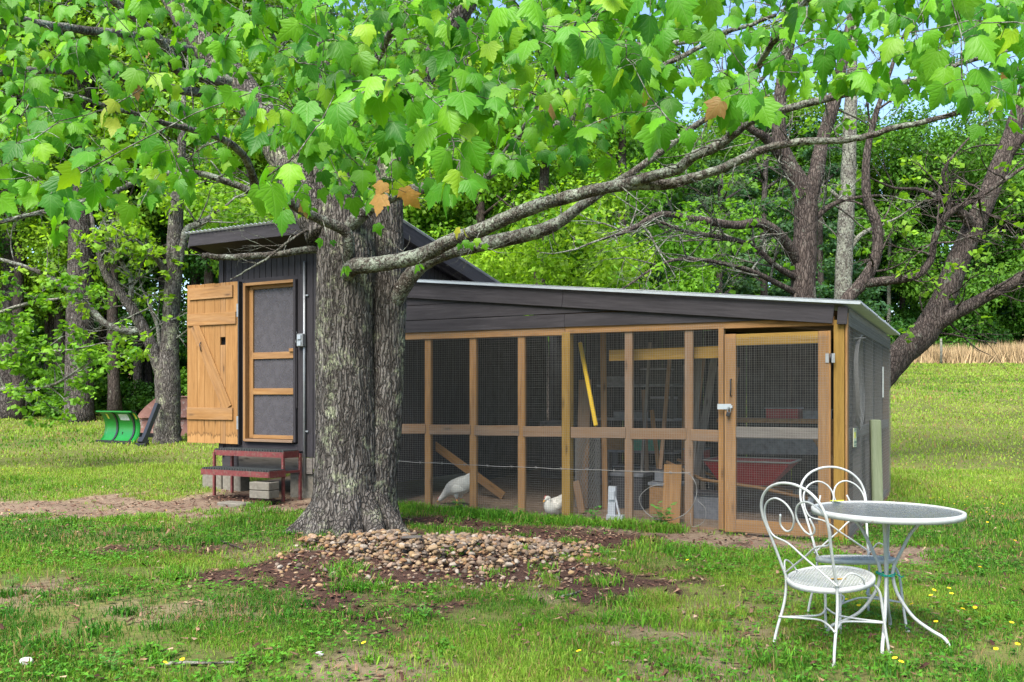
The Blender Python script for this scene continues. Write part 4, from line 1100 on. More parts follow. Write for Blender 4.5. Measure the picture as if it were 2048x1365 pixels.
# ------------------------------------------------------------------ bistro chairs
def bistro_chair(label, loc, ang):
    ch = thing('bistro_chair', label, 'chair', loc, ang)          # front of the seat points along +Y
    SH, SR = .405, .232
    tilt = lambda x, y: SH + (y / SR) * .026
    n = 40
    mb = MB(); prof = [(SR, .0), (SR - .012, .004), (SR - .017, -.006), (SR - .013, -.026), (SR + .001, -.026)]
    vs = []; fs = []; m = len(prof)
    for i in range(n):
        a = 2 * math.pi * i / n
        for r, z in prof: vs.append((math.cos(a) * r, math.sin(a) * r, tilt(0, math.sin(a) * SR) + z))
    for i in range(n):
        for j in range(m): fs.append((i * m + j, i * m + (j + 1) % m, ((i + 1) % n) * m + (j + 1) % m, ((i + 1) % n) * m + j))
    mb.add(vs, fs, True); seat = obj('seat_rim', mb.mesh(), white_paint, ch, local=True)
    mb = MB(); rr = SR - .013                                      # expanded-metal seat: diagonal strands
    for sgn in (1, -1):
        k = -rr * 1.0
        while k < rr:
            d = Vector((math.cos(R(62 * sgn)), math.sin(R(62 * sgn)))); nn = Vector((-d.y, d.x)) * k
            hl = math.sqrt(max(0, rr * rr - k * k))
            if hl > .02:
                a = nn - d * hl; b = nn + d * hl
                mb.bar((a.x, a.y, tilt(0, a.y) - .006), (b.x, b.y, tilt(0, b.y) - .006), .0042, .003)
            k += .0165
    obj('seat_mesh', mb.mesh(), white_paint, ch, local=True)
    # back bow, one bent rod running into both rear legs
    R1 = .0078
    bow = []
    half = [(.205, -.225, .0), (.195, -.205, .10), (.178, -.165, .25), (.172, -.158, .38), (.180, -.185, .46), (.203, -.245, .62), (.222, -.29, .74), (.205, -.315, .83), (.15, -.33, .895), (.075, -.338, .93)]
    path = half + [(0, -.34, .94)] + [(-x, y, z) for x, y, z in half[::-1]]
    top = spline(path, 5)
    mb = MB(); mb.tube(top, R1, 8); obj('back_bow', mb.mesh(), white_paint, ch, local=True)
    byz = lambda z: -.165 - (z - .40) * .335
    for s in (1, -1):                                             # scroll: hook, ring, then down across to the far side of the seat
        cx, cz, r = .098, .755, .092
        pr = [(cx - .005, cz + .005), (cx + .012, cz - .055), (cx - .02, cz - .088), (cx - .065, cz - .066), (cx - .094, cz), (cx - .066, cz + .066), (cx, cz + .094), (cx + .072, cz + .064), (cx + .112, cz - .01), (cx + .092, cz - .12), (.09, .60), (0.0, .535), (-.08, .48), (-.15, .43), (-.185, .405)]
        pts = [(x * s, byz(z) + (.008 if i % 2 else 0) * 0 + (.006 * s), z) for i, (x, z) in enumerate(spline(pr, 5))]
        mb = MB(); mb.tube(pts, .0055, 7); obj('scroll', mb.mesh(), white_paint, ch, local=True)
        fl = spline([(.172 * s, .13, .385), (.185 * s, .175, .33), (.192 * s, .195, .22), (.20 * s, .205, .12), (.208 * s, .225, .002)], 5)
        mb = MB(); mb.tube(fl, R1, 8); obj('front_leg', mb.mesh(), white_paint, ch, local=True)
        sc_ = spline([(.176 * s, -.16, .395), (.215 * s, -.12, .47), (.235 * s, -.05, .45), (.228 * s, -.01, .405), (.21 * s, -.03, .41)], 5)
        mb = MB(); mb.tube(sc_, .005, 6); obj('side_curl', mb.mesh(), white_paint, ch, local=True)
        for (x, y) in ((.207, -.226), (.209, .226)):
            mb = MB(); mb.tube([(x * s, y, 0), (x * s, y, .008)], [.019, .012], 10); obj('foot_pad', mb.mesh(), white_paint, ch, local=True)
    for s in (1, -1):                                             # bowed stretchers curving in towards the middle
        pts = spline([(.19 * s, -.195, .165), (.12 * s, -.08, .17), (.085 * s, 0, .172), (.12 * s, .09, .17), (.196 * s, .20, .165)], 5)
        mb = MB(); mb.tube(pts, .006, 6); obj('stretcher', mb.mesh(), white_paint, ch, local=True)
        pts = spline([(-.19, .198 * s, .168), (-.08, .12 * s, .173), (0, .088 * s, .176), (.08, .12 * s, .173), (.19, .198 * s, .168)], 5)
        mb = MB(); mb.tube(pts, .006, 6); obj('stretcher', mb.mesh(), white_paint, ch, local=True)
    return ch
bistro_chair('white iron bistro chair with its scrolled back turned from the coop', (1.765, 4.853, g1(1.765, 4.853)), R(31 - 90))
bistro_chair('white iron bistro chair standing between patio table and coop door', (2.13, 5.43, g1(2.13, 5.43)), R(186))
for (x_, y_, z_, c_, lab) in ((1.98, 5.355, g1(2.144, 5.01) + .764, (.55, .62, .03), 'yellow-green fallen leaf on the table rim'), (1.78, 4.80, g1(1.765, 4.853) + .402, (.34, .20, .04), 'brown fallen leaf on the chair seat')):
    vs = [(0, 0, .004), (.03, .012, .0), (.045, .0, .006), (.03, -.014, .0), (-.02, .012, .003), (-.03, 0, .0), (-.02, -.012, .003)]
    mb = MB(); mb.add(vs, [(0, 1, 2), (0, 2, 3), (0, 4, 1), (0, 5, 4), (0, 6, 5), (0, 3, 6)])
    o = mb.build('fallen_leaf', plain('fallen_leaf_tint', c_, .6, .3, 0, .3, 60)); o.location = (x_, y_, z_); o.scale = (1.2, 1.2, 1.2); tag(o, lab, 'leaf')
# ------------------------------------------------------------------ snow plough, rusty sheets and black bar by the far tree
def plow():
    o0 = at(240, 884, 20.0); gz = g1(o0.x, o0.y)
    o = thing('plow_blade', 'curved glossy green snow plow blade resting on the lawn', 'plow blade', (o0.x, o0.y, gz), R(-30))
    prof = spline([(-.16, .72), (-.05, .66), (.03, .52), (.055, .36), (.03, .20), (-.05, .08), (-.16, .0)], 5)
    vs = []; fs = []; Ls = np.linspace(-.62, .62, 12); m = len(prof)
    for x in Ls:
        for (y, z) in prof: vs.append((x, y, z))
        for (y, z) in prof: vs.append((x, y + .02, z))
    for i in range(len(Ls) - 1):
        a = i * 2 * m; b = a + 2 * m
        for j in range(m - 1):
            fs += [(a + j, b + j, b + j + 1, a + j + 1), (a + m + j, a + m + j + 1, b + m + j + 1, b + m + j)]
        fs += [(a, a + m, b + m, b), (a + m - 1, b + m - 1, b + 2 * m - 1, a + 2 * m - 1)]
    for a in (0, (len(Ls) - 1) * 2 * m):
        for j in range(m - 1): fs.append((a + j, a + j + 1, a + m + j + 1, a + m + j))
    mb = MB(); mb.add(vs, fs, True); bl = obj('blade', mb.mesh(), plow_green, o, local=True)
    for x in (-.15, .44):
        mb = MB()
        for j in range(m - 1):
            y0, z0 = prof[j]; y1, z1 = prof[j + 1]; mb.bar((x, y0 - .012, z0), (x, y1 - .012, z1), .06, .02, (0, -1, 0))
        obj('rib', mb.mesh(), black_iron, o, local=True)
    mb = MB(); mb.bar((-.62, -.165, .72), (.62, -.165, .72), .03, .03); obj('top_flange', mb.mesh(), plow_green, o, local=True)
    mb = MB(); mb.bar((-.62, -.17, .03), (.62, -.17, .03), .02, .07); obj('cutting_edge', mb.mesh(), black_iron, o, local=True)
    def dec(x0, x1, j0, j1, mat, name):
        mb = MB()
        for j in range(j0, j1): 
            (y0, z0), (y1, z1) = prof[j], prof[j + 1]
            mb.add([(x0, y0 - .006, z0), (x1, y0 - .006, z0), (x1 + (.02), y1 - .006, z1), (x0 + .02, y1 - .006, z1)], [(0, 3, 2, 1)])
        obj(name, mb.mesh(), mat, o, local=True)
    dec(-.02, .30, 5, 10, decal_white, 'white_decal'); dec(-.46, -.40, 5, 9, decal_yellow, 'yellow_sticker'); dec(.53, .58, 4, 9, decal_yellow, 'yellow_sticker')
    mb = MB(); mb.bar((.0, .05, .2), (.5, .7, .15), .1, .1); obj('mount_arm', mb.mesh(), black_iron, o, local=True)
plow()
for i, (z0, z1, xo, lab) in enumerate(((.0, .5, 0, 'rusty pinkish metal sheet, lower of two behind the bare lawn tree'), (.46, .98, .28, 'rusty pinkish metal sheet, upper of two behind the bare lawn tree'))):
    b0 = at(300, 884, 21.6); gz = g1(b0.x, b0.y); vs = []; fs = []; n = 12
    for k in range(n + 1):
        u = k / n
        for th in (0, .012):
            lft = b0.x - .62 + xo + .36 * u ** 1.6 + (.1 * u if i else .05 * u); yy = b0.y + .25 * (z0 + (z1 - z0) * u) + th - .10 * i
            vs += [(lft, yy, gz + z0 + (z1 - z0) * u), (b0.x + 2.1 - .1 * i, yy + .35, gz + z0 + (z1 - z0) * u + .02)]
    for k in range(n):
        a = k * 4; b = a + 4; fs += [(a, a + 1, b + 1, b), (a + 2, b + 2, b + 3, a + 3), (a, b, b + 2, a + 2), (a + 1, a + 3, b + 3, b + 1)]
    fs += [(0, 2, 3, 1), (n * 4, n * 4 + 1, n * 4 + 3, n * 4 + 2)]
    rs = thing('metal_sheet', lab, 'metal sheet', (b0.x, b0.y, gz))
    mb = MB(); mb.add(vs, fs); mb.build('sheet', rust, rs)
    mb = MB(); mb.tube([Vector(vs[-4]) + Vector((0, -.01, .0)), Vector(vs[-3]) + Vector((0, -.01, 0))], .022, 6); mb.build('rolled_edge', rust, rs)
a = at(283, 893, 19.2); b = at(316, 808, 19.6); a.z = g1(a.x, a.y)
bb = thing('black_bar', 'black square steel bar leaning on the bare lawn tree', 'steel bar', a)
mb = MB(); mb.bar(a + (b - a) * .08, b, .10, .10); mb.build('shaft', black_iron, bb)
mb = MB(); mb.bar(a + (b - a) * .03 + Vector((0, 0, .03)), a + (b - a) * .17, .16, .16); mb.bar(a + Vector((-.10, 0, .035)), a + Vector((.13, 0, .035)), .2, .07); mb.build('foot', black_iron, bb)

# weeds and dandelions
def weed(px, py, h, n, label, Yd=None):
    Yd = Yd or 1.4 * F / (py - HY); X0 = (px - 1024) / F * Yd
    w = thing('weed_plant', label, 'weed', (X0, Yd, g1(X0, Yd)), random.random() * 6)
    mb = MB(); lf = MB()
    for i in range(n):
        a = 6.28 * i / n + random.uniform(-.4, .4); hh = h * random.uniform(.5, 1); o = Vector((math.cos(a), math.sin(a), 0))
        tip = o * hh * .45 + UZ * hh; mb.tube([(0, 0, 0), o * hh * .15 + UZ * hh * .5, tip], [.003, .002, .0015], 5)
        for k in range(5):
            q = tip * (.4 + .15 * k); a2 = a + random.uniform(-1.6, 1.6); d = Vector((math.cos(a2), math.sin(a2), random.uniform(-.3, .4))).normalized(); sd = d.cross(UZ).normalized(); L = h * random.uniform(.18, .3)
            lf.add([q, q + d * L * .5 + sd * L * .3, q + d * L, q + d * L * .5 - sd * L * .3], [(0, 1, 2), (0, 2, 3)])
    obj('stem', mb.mesh(), weed_stem, w, local=True); obj('foliage', lf.mesh(), weed_leaf, w, local=True)
weed_stem = plain('weed_stem_green', (.10, .20, .03), .6, .3); weed_leaf = plain('weed_leaf_green', (.055, .21, .025), .55, .35, 0, .35, 60)
for (tt, ss, h, n, lab) in ((1.78, -.14, .30, 8, 'leafy green weed growing up against the loose wire loop'), (4.28, -.14, .20, 7, 'bushy weed before the pecking hen'), (3.45, -.13, .16, 6, 'small weed at the foot of the third coop stud from the wide post'), (2.56, -.12, .22, 5, 'thin weed before the grey feeder')):
    q = P(tt, ss, 0); w = thing('weed_plant', lab, 'weed', (q.x, q.y, g1(q.x, q.y)))
    mb = MB(); lf = MB()
    for i in range(n):
        a = 6.28 * i / n + random.uniform(-.4, .4); hh = h * random.uniform(.5, 1); o = Vector((math.cos(a), math.sin(a), 0))
        tip = o * hh * .35 + UZ * hh; mb.tube([(0, 0, 0), o * hh * .12 + UZ * hh * .5, tip], [.003, .0025, .0015], 5)
        for k in range(7):
            qq = tip * (.35 + .11 * k); a2 = random.uniform(0, 6.28); d = Vector((math.cos(a2), math.sin(a2), random.uniform(-.3, .4))).normalized(); sd = d.cross(UZ).normalized(); L = h * random.uniform(.2, .34)
            lf.add([qq, qq + d * L * .5 + sd * L * .3, qq + d * L, qq + d * L * .5 - sd * L * .3], [(0, 1, 2), (0, 2, 3)])
    obj('stem', mb.mesh(), weed_stem, w, local=True); obj('foliage', lf.mesh(), weed_leaf, w, local=True)
for (px, py, lab) in ((665, 1165, 'small broadleaf weed at the near edge of the stone heap'), (1210, 1115, 'yellowish weed seedling on the mulch right of the stone heap'), (25, 1180, 'low broadleaf weed patch at the left lawn edge'), (850, 1240, 'flat broadleaf rosette in the lawn below the stone heap'), (220, 1345, 'flat broadleaf weed beside the long pale stick')):
    weed(px, py, .11, 6, lab)
# dandelion heads
dm = MB()
for i in range(9):
    a = 6.28 * i / 9; dm.add([(0, 0, .012), (math.cos(a - .3) * .011, math.sin(a - .3) * .011, .005), (math.cos(a) * .014, math.sin(a) * .014, .008), (math.cos(a + .3) * .011, math.sin(a + .3) * .011, .005)], [(0, 1, 2), (0, 2, 3)])
dmesh = dm.mesh('dandelion_head'); sm = MB(); sm.tube([(0, 0, -.085), (0, 0, .006)], .002, 5); smesh = sm.mesh('dandelion_stem')
dy = plain('dandelion_yellow', (.85, .60, .01), .6, .3, 0, .05); dmesh.materials.append(dy); smesh.materials.append(weed_stem)
for (px, py) in ((1898, 1203), (1903, 1214), (1862, 1213), (1868, 1204), (1992, 1325), (2035, 1318), (1950, 1238), (1925, 1247), (1718, 1234), (1872, 1270), (2023, 1270), (1790, 1352), (1802, 1354), (1692, 1222), (1824, 1237), (2005, 1024), (1935, 1010), (1975, 1060), (330, 1355), (365, 1354), (728, 1318), (1158, 1333), (1375, 1140), (1980, 980), (1900, 990), (1840, 985), (2030, 1100), (1960, 1155)):
    Yd = 1.4 * F / (py - HY); X0 = (px - 1024) / F * Yd
    d = thing('dandelion', 'yellow dandelion flower in the lawn grass', 'flower', (X0, Yd, g1(X0, Yd) + .065 + .02 * random.random()), random.random() * 6, 'dandelions in the lawn')
    for nm, me in (('flower_head', dmesh), ('stem', smesh)):
        o = bpy.data.objects.new(nm, me); C.objects.link(o); o.parent = d; o.rotation_euler = (random.uniform(-.5, .2), random.uniform(-.3, .3), 0) if nm == 'flower_head' else (0, 0, 0)
n = 2600                                                          # far yellow specks: buttercups too small to count
X = rng.uniform(-14, 16, n); Y = rng.uniform(9, 24, n); kp = (np.abs(X) < Y * .62) & (bare_masks(X, Y)[0] < .2) & ~in_pen(X, Y) & (fbm(X * .5 + 7, Y * .5 + 2, 3) > .5); X, Y = X[kp], Y[kp]; n = len(X); Z = G(X, Y) + .06 + .03 * rng.random(n)
r = .008 + .006 * rng.random(n)
V = np.stack([np.stack([X + dx * r, Y + dy_ * r, Z + dz * r], 1) for dx, dy_, dz in ((-1, 0, 0), (0, -1, .3), (1, 0, 0), (0, 1, .3))], 1)
bc = obj('buttercups', np_mesh('buttercups', V.reshape(-1, 3), np.arange(4 * n).reshape(-1, 4)), dy); tag(bc, 'scattered tiny yellow flowers over the far lawn', 'flowers', kind='stuff')
# ------------------------------------------------------------------ woodland behind
def kite_cloud(centers, radii, n, size, col, colvar, flat=.8, droop=.4, seed=1):
    """n leaf-sized kites spread through clumps; returns verts, quads, tints."""
    r = np.random.default_rng(seed)
    centers = np.asarray(centers, float); radii = np.asarray(radii, float)
    idx = r.choice(len(centers), n, p=radii ** 2 / (radii ** 2).sum())
    d = r.normal(0, 1, (n, 3)); d /= np.linalg.norm(d, axis=1)[:, None]
    p = centers[idx] + d * (radii[idx] * r.random(n) ** .45)[:, None] * np.array((1, 1, flat))
    nrm = d * .5 + r.normal(0, .55, (n, 3)) + np.array((0, 0, .65)); nrm /= np.linalg.norm(nrm, axis=1)[:, None]
    ax = r.normal(0, 1, (n, 3)) + np.array((0, 0, -droop)); ax -= nrm * (ax * nrm).sum(1)[:, None]; ax /= np.linalg.norm(ax, axis=1)[:, None]
    sd = np.cross(nrm, ax); s = (size * (.6 + .8 * r.random(n)))[:, None]
    V = np.stack([p - ax * s * .5, p + sd * s * .42 - nrm * s * .06, p + ax * s * .62, p - sd * s * .42 - nrm * s * .06], 1)
    col = np.asarray(col); ct = r.random(len(centers))
    f = (.55 * ct[idx] + .45 * r.random(n))[:, None]
    c = col[0] * (1 - f) + col[1] * f
    c = c * (1 + colvar * (r.random((n, 1)) - .5))
    return V.reshape(-1, 3), np.arange(4 * n).reshape(-1, 4), np.repeat(c, 4, 0)
def clumps(n, rx, rz, r0, r1, seed, bottom=-1.0):
    r = random.Random(seed); out = []; rad = []
    while len(out) < n:
        x, y, z = r.uniform(-1, 1), r.uniform(-1, 1), r.uniform(bottom, 1)
        q = x * x + y * y + z * z
        if q > 1 or (q < .22 and r.random() < .7): continue
        w = 1 - .35 * max(0, z)
        out.append((x * rx * w, y * rx * w, z * rz)); rad.append(r.uniform(r0, r1))
    return out, rad
LIGHT = np.array([(.075, .205, .016), (.215, .38, .035)]); MIDG = np.array([(.042, .135, .016), (.12, .26, .028)]); DARKG = np.array([(.018, .070, .014), (.055, .155, .024)]); PINEG = np.array([(.040, .10, .045), (.085, .17, .075)])
def crown_proto(name, seed, rx, rz, nclump, nleaf, size, col, r0=.8, r1=1.5):
    c, r = clumps(nclump, rx, rz, r0, r1, seed)
    V, Q, T = kite_cloud(c, r, nleaf, size, col, .7, .75, .5, seed)
    me = np_mesh(name, V, Q, T); me.materials.append(far_leaf); return me
crowns_l = [crown_proto('crown_light', 11 + i, 3.4, 3.6, 46, 24000, .115, LIGHT, .55, 1.2) for i in range(3)]
crowns_m = [crown_proto('crown_mid', 31 + i, 3.6, 5.0, 50, 24000, .135, MIDG, .6, 1.3) for i in range(3)]
crowns_d = [crown_proto('crown_dark', 41 + i, 3.2, 3.6, 36, 16000, .14, DARKG, .6, 1.3) for i in range(2)]
bushes = [crown_proto('bush_leaves', 51 + i, 1.3, .9, 16, 4200, .11, MIDG, .35, .6) for i in range(2)] + [crown_proto('bush_leaves', 55, 1.3, .9, 16, 4200, .11, DARKG, .35, .6)]
def pine_proto(seed):
    r = random.Random(seed); c = []; rad = []
    for k in range(13):
        z = k / 12; R0 = 2.9 * (1 - z) ** .75 + .3
        for j in range(int(5 + 5 * (1 - z))):
            a = r.uniform(0, 6.28); q = R0 * r.uniform(.35, 1); c.append((math.cos(a) * q, math.sin(a) * q, -4.6 + 9.6 * z - .12 * q)); rad.append(.55 + .35 * (1 - z))
    V, Q, T = kite_cloud(c, rad, 15000, .17, PINEG, .6, .45, .2, seed)
    V = V.reshape(-1, 4, 3); ctr = V.mean(1, keepdims=True)
    me = np_mesh('pine_needles', (ctr + (V - ctr) * np.array((1, 1, .8))).reshape(-1, 3), Q, T); me.materials.append(far_leaf); return me
pines = [pine_proto(71), pine_proto(72)]
trunk_cache = {}
def trunk_mesh(h, r0, r1, mat, seed, limbs=5):
    rr = random.Random(seed); mb = MB()
    ph = rr.uniform(0, 6); pts = [(.08 * math.sin(ph + k * .7), .08 * math.cos(ph + k * .5), h * k / 9) for k in range(10)]
    rad = [r0 + (r1 - r0) * k / 9 for k in range(10)]; rad[0] *= 1.35
    mb.tube(pts, rad, 10)
    for i in range(limbs):
        z = h * rr.uniform(.45, .95); a = rr.uniform(0, 6.28); L = h * rr.uniform(.15, .3); o = Vector((math.cos(a), math.sin(a), 0))
        mb.tube([Vector((0, 0, z)), Vector((0, 0, z)) + o * L * .5 + UZ * L * .25, Vector((0, 0, z)) + o * L + UZ * L * .55], [r1 * .6, r1 * .4, r1 * .15], 6)
    me = mb.mesh('trunk'); me.materials.append(mat); return me
trunks = {k: trunk_mesh(10, .24, .13, m, i) for i, (k, m) in enumerate((('d', bark_dark), ('p', bark_pine), ('l', bark_pale), ('s', bark_dark)))}
def wood_tree(name, x, y, h, crown, sc_, trunk, ts, label, group, crown_z=None, cat='tree'):
    z = g1(x, y) - .05
    o = thing(name, label, cat, (x, y, z), random.random() * 6.28, group)
    tk = bpy.data.objects.new('trunk', trunks[trunk]); C.objects.link(tk); tk.parent = o; tk.scale = (ts, ts, h * .085)
    cr = bpy.data.objects.new('crown', crown); C.objects.link(cr); cr.parent = o
    cr.location = (0, 0, crown_z if crown_z is not None else h * .66); cr.scale = (sc_, sc_, sc_ * random.uniform(.95, 1.25)); cr.rotation_euler = (0, 0, random.random() * 6)
    return o
LW = 'trees of the wood left of the shed'
lab_l = {'l': 'pale green broadleaf tree in the wood beyond the left lawn', 'm': 'mid green tall broadleaf tree in the wood beyond the left lawn', 'd': 'dark green tree deep in the wood beyond the left lawn'}
rw = random.Random(5)
for (x, y, h, k, s) in ((-21, 31, 13, 'm', 1.0), (-17, 33, 15, 'l', 1.1), (-13.2, 31.5, 14, 'm', 1.1), (-9.6, 33.5, 15, 'l', 1.2), (-24, 34, 15, 'l', 1.1), (-6.3, 34, 14, 'm', 1.1), (-19, 38, 18, 'm', 1.4), (-12, 39, 19, 'm', 1.4), (-26, 41, 19, 'd', 1.5), (-5, 40, 18, 'l', 1.4), (-9, 43, 20, 'd', 1.5), (-16, 44, 21, 'd', 1.6), (-22, 30, 10, 'd', .8), (-15.3, 29.8, 9, 'l', .75), (-1.5, 43, 17, 'm', 1.3), (-31, 36, 16, 'm', 1.3), (-18.5, 29.0, 8.5, 'd', .7), (-11, 30.5, 8, 'd', .75)):
    cm = {'l': crowns_l, 'm': crowns_m, 'd': crowns_d}[k][rw.randrange(2)]
    wood_tree('broadleaf_tree', x, y, h, cm, s, 'd', rw.uniform(.8, 1.2), lab_l[k], LW + ', ' + {'l': 'pale', 'm': 'mid green', 'd': 'dark'}[k])
for i, (x, y, s) in enumerate(((-25, 29.5, 1), (-22, 30.5, .9), (-19.6, 29.5, 1.1), (-17, 30.4, .9), (-14.4, 29.2, 1.0), (-12.6, 30.0, .8), (-10.3, 29.6, 1.0), (-8.4, 30.4, 1.0), (-6.5, 30.0, 1.1), (-16, 32.6, 1.3), (-20.6, 33, 1.4), (-11.5, 33, 1.4), (-7.5, 33.5, 1.4), (-24, 33.4, 1.5), (-18, 35.5, 1.7), (-13.6, 35.5, 1.7))):
    o = thing('bush', 'dark green understory bush at the edge of the left wood', 'bush', (x, y, g1(x, y)), i * 1.7, 'bushes under the left wood')
    c = bpy.data.objects.new('foliage', bushes[i % 3]); C.objects.link(c); c.parent = o; c.location = (0, 0, .75 * s); c.scale = (s, s, s)
    mb = MB()
    for k in range(5):
        a = 6.28 * k / 5; mb.tube([(0, 0, -.05), (math.cos(a) * .4 * s, math.sin(a) * .4 * s, .9 * s)], [.025, .01], 5)
    obj('stem', mb.mesh(), bark_dark, o, local=True)
# big straight conifer trunks standing at the edge of the left wood
for (px, py, D, r, lab) in ((158, 832, 27.5, .40, 'thick straight dark conifer trunk at the edge of the left wood'), (18, 842, 29, .30, 'dark trunk standing alone at the far left wood edge'), (112, 838, 31, .22, 'slimmer dark trunk just left of the thick conifer'), (98, 838, 32.5, .17, 'slim dark trunk second left of the thick conifer'), (276, 822, 31, .16, 'slender grey trunk behind the green plow blade'), (42, 838, 33, .17, 'slim dark trunk beside the far left wood edge trunk'), (205, 828, 34, .14, 'thin dark trunk between the thick conifer and the green plow')):
    p = at(px, py, D); z = g1(p.x, p.y); o = thing('pine_tree', lab, 'tree', (p.x, p.y, z))
    mb = MB(); mb.tube([(0, 0, -.1), (0, 0, .3), (.02, 0, 3), (.1, 0, 8), (.25, .1, 17)], [r * 1.35, r * 1.08, r, r * .85, r * .5], 16); obj('trunk', mb.mesh(), bark_pine, o, local=True)
    c = bpy.data.objects.new('crown', pines[0]); C.objects.link(c); c.parent = o; c.location = (.2, .05, 15.5); c.scale = (.9, .9, .8); c.rotation_euler = (0, 0, px)
for (px, D, cz, s, lab) in ((40, 28.5, 10.2, 1.15, 'pale spring-green tree in front of the wood, far left of the yard'), (230, 28, 10.6, 1.1, 'pale spring-green tree in front of the wood behind the thick conifer trunk'), (420, 29, 10.8, 1.15, 'pale spring-green tree in front of the wood beside the shed'), (130, 30, 14.5, 1.2, 'tallest pale spring-green tree before the left wood'), (330, 30, 15.0, 1.2, 'tall pale spring-green tree standing over the lawn tree')):
    p = at(px, 800, D); wood_tree('broadleaf_tree', p.x, p.y, cz * 1.1, crowns_l[rw.randrange(3)], s, 'd', .8, lab, None, cz)
# bright trees close behind the coop
for (px, D, h, k, s, cz, lab) in ((1085, 21, 8.5, 'l', .85, 5.2, 'bright spring-green tree straight behind the coop roof'), (960, 24, 10, 'l', .95, 6.0, 'bright spring-green tree behind the shed gable'), (1245, 25, 10, 'l', .95, 5.4, 'bright spring-green tree between shed gable and dark forked tree'), (860, 26, 12, 'm', 1.0, 7.5, 'mid green tree behind the maple trunk'), (1160, 31, 14, 'm', 1.2, 8.5, 'tall mid green tree beyond the bright trees behind the coop'), (700, 25, 12, 'l', 1.0, 7, 'bright green tree rising behind the shed roof'), (560, 24, 11, 'l', .9, 7.0, 'bright green tree behind the shed door end')):
    p = at(px, 800, D); cm = {'l': crowns_l, 'm': crowns_m}[k][rw.randrange(3)]
    wood_tree('broadleaf_tree', p.x, p.y, h, cm, s, 's', .8, lab, None, cz)
for (px, D, s, cz, lab) in ((1440, 30, .72, 4.6, 'soft blue-green pine left of the dark forked tree'), (1530, 33, .85, 5.4, 'soft blue-green pine behind the dark forked tree'), (1350, 36, .95, 6.0, 'soft blue-green pine behind the bright tree'), (1640, 38, .9, 5.8, 'soft blue-green pine behind the lichened trunk')):
    p = at(px, 800, D); wood_tree('pine_tree', p.x, p.y, cz * 2, pines[rw.randrange(2)], s, 'p', .7, lab, None, cz)
# tree line beyond the field on the right
FL = 'tree line beyond the right field'
for i in range(26):
    x = 6 + i * 1.75 + rw.uniform(-.6, .6); y = 62 + rw.uniform(-2, 8) + (3 if i % 2 else 0); k = rw.choice('lmmdm')
    h = rw.uniform(14, 20); cm = {'l': crowns_l, 'm': crowns_m, 'd': crowns_d}[k][rw.randrange(2)]
    wood_tree('broadleaf_tree', x, y, h, cm, 1.45, 'l' if i % 4 == 0 else 'd', rw.uniform(.6, 1.0), 'broadleaf tree in the tree line beyond the right field', FL, h * .62)
for i in range(16):
    x = 16 + i * 2.2 + rw.uniform(-.5, .5); y = 61.5 + rw.uniform(0, 3)
    o = thing('bush', 'bush at the foot of the tree line beyond the right field', 'bush', (x, y, g1(x, y)), i, 'bushes along the field edge')
    c = bpy.data.objects.new('foliage', bushes[i % 3]); C.objects.link(c); c.parent = o; c.location = (0, 0, 1.7); c.scale = (1.5, 1.5, 1.9)
# the wood behind all of them, one mass
V_, Q_, T_ = [], [], []; b0 = 0
for (cx0, cx1, y0, h0, n, col, sz, sd) in ((-60, 2, 52, 19, 26000, MIDG, .55, 1), (-10, 16, 56, 12, 12000, MIDG, .5, 2), (8, 75, 76, 12, 20000, DARKG, .6, 3), (-50, -2, 46, 5, 26000, DARKG, .4, 4), (5, 66, 70, 6, 26000, DARKG, .45, 5)):
    r_ = np.random.default_rng(sd); nc = 190
    cx = r_.uniform(cx0, cx1, nc); cy = y0 + r_.uniform(0, 6, nc); cz = G(cx, cy) + h0 * r_.random(nc) ** .9 * (.75 + .35 * np.sin(cx * .35 + sd))
    V, Q, T = kite_cloud(np.stack([cx, cy, cz], 1), r_.uniform(1.2, 2.4, nc) * (1 if h0 > 8 else .75), n, sz, col, .7, .9, .4, sd)
    V_.append(V); Q_.append(Q + b0); T_.append(T); b0 += len(V)
dw = obj('distant_wood', np_mesh('distant_wood', np.vstack(V_), np.vstack(Q_), np.vstack(T_)), far_leaf)
tag(dw, 'dense mass of woodland foliage far behind the yard', 'woodland', kind='stuff')
# tall tan grass along the far field edge
n = 26000; X = rng.uniform(12, 52, n); Y = 58.6 + rng.random(n) * 3.2 + .4 * np.sin(X)
Z = G(X, Y); h = (.7 + .75 * rng.random(n)) * (.7 + .6 * fbm(X * .8, Y * .8, 3)); w = .03 + .03 * rng.random(n); a = rng.random(n) * 6.28; L = rng.normal(0, .30, n)
V = np.stack([np.stack([X - np.cos(a) * w, Y - np.sin(a) * w, Z], 1), np.stack([X + np.cos(a) * w, Y + np.sin(a) * w, Z], 1), np.stack([X + L, Y + rng.normal(0, .15, n), Z + h], 1)], 1)
cc = np.array((.40, .29, .165)) * (.65 + .6 * rng.random((n, 1)))
tg = obj('tall_grass', np_mesh('tall_grass', V.reshape(-1, 3), np.arange(3 * n).reshape(-1, 3), np.repeat(cc, 3, 0)), chip_mat); tag(tg, 'strip of tall tan dry grass along the far field edge', 'tall grass', kind='stuff')
for i, px in enumerate((1765, 1882)):
    p = at(px, 712, 57.5); z = g1(p.x, p.y); mb = MB(); mb.tube([(p.x, p.y, z - .1), (p.x + .02, p.y, z + .9), (p.x, p.y, z + 1.7)], [.09, .08, .07], 8)
    tag(mb.build('fence_post', bark_pale), ('grey wooden post left in the tan grass at the field edge', 'grey wooden post right of the other in the tan field-edge grass')[i], 'post')

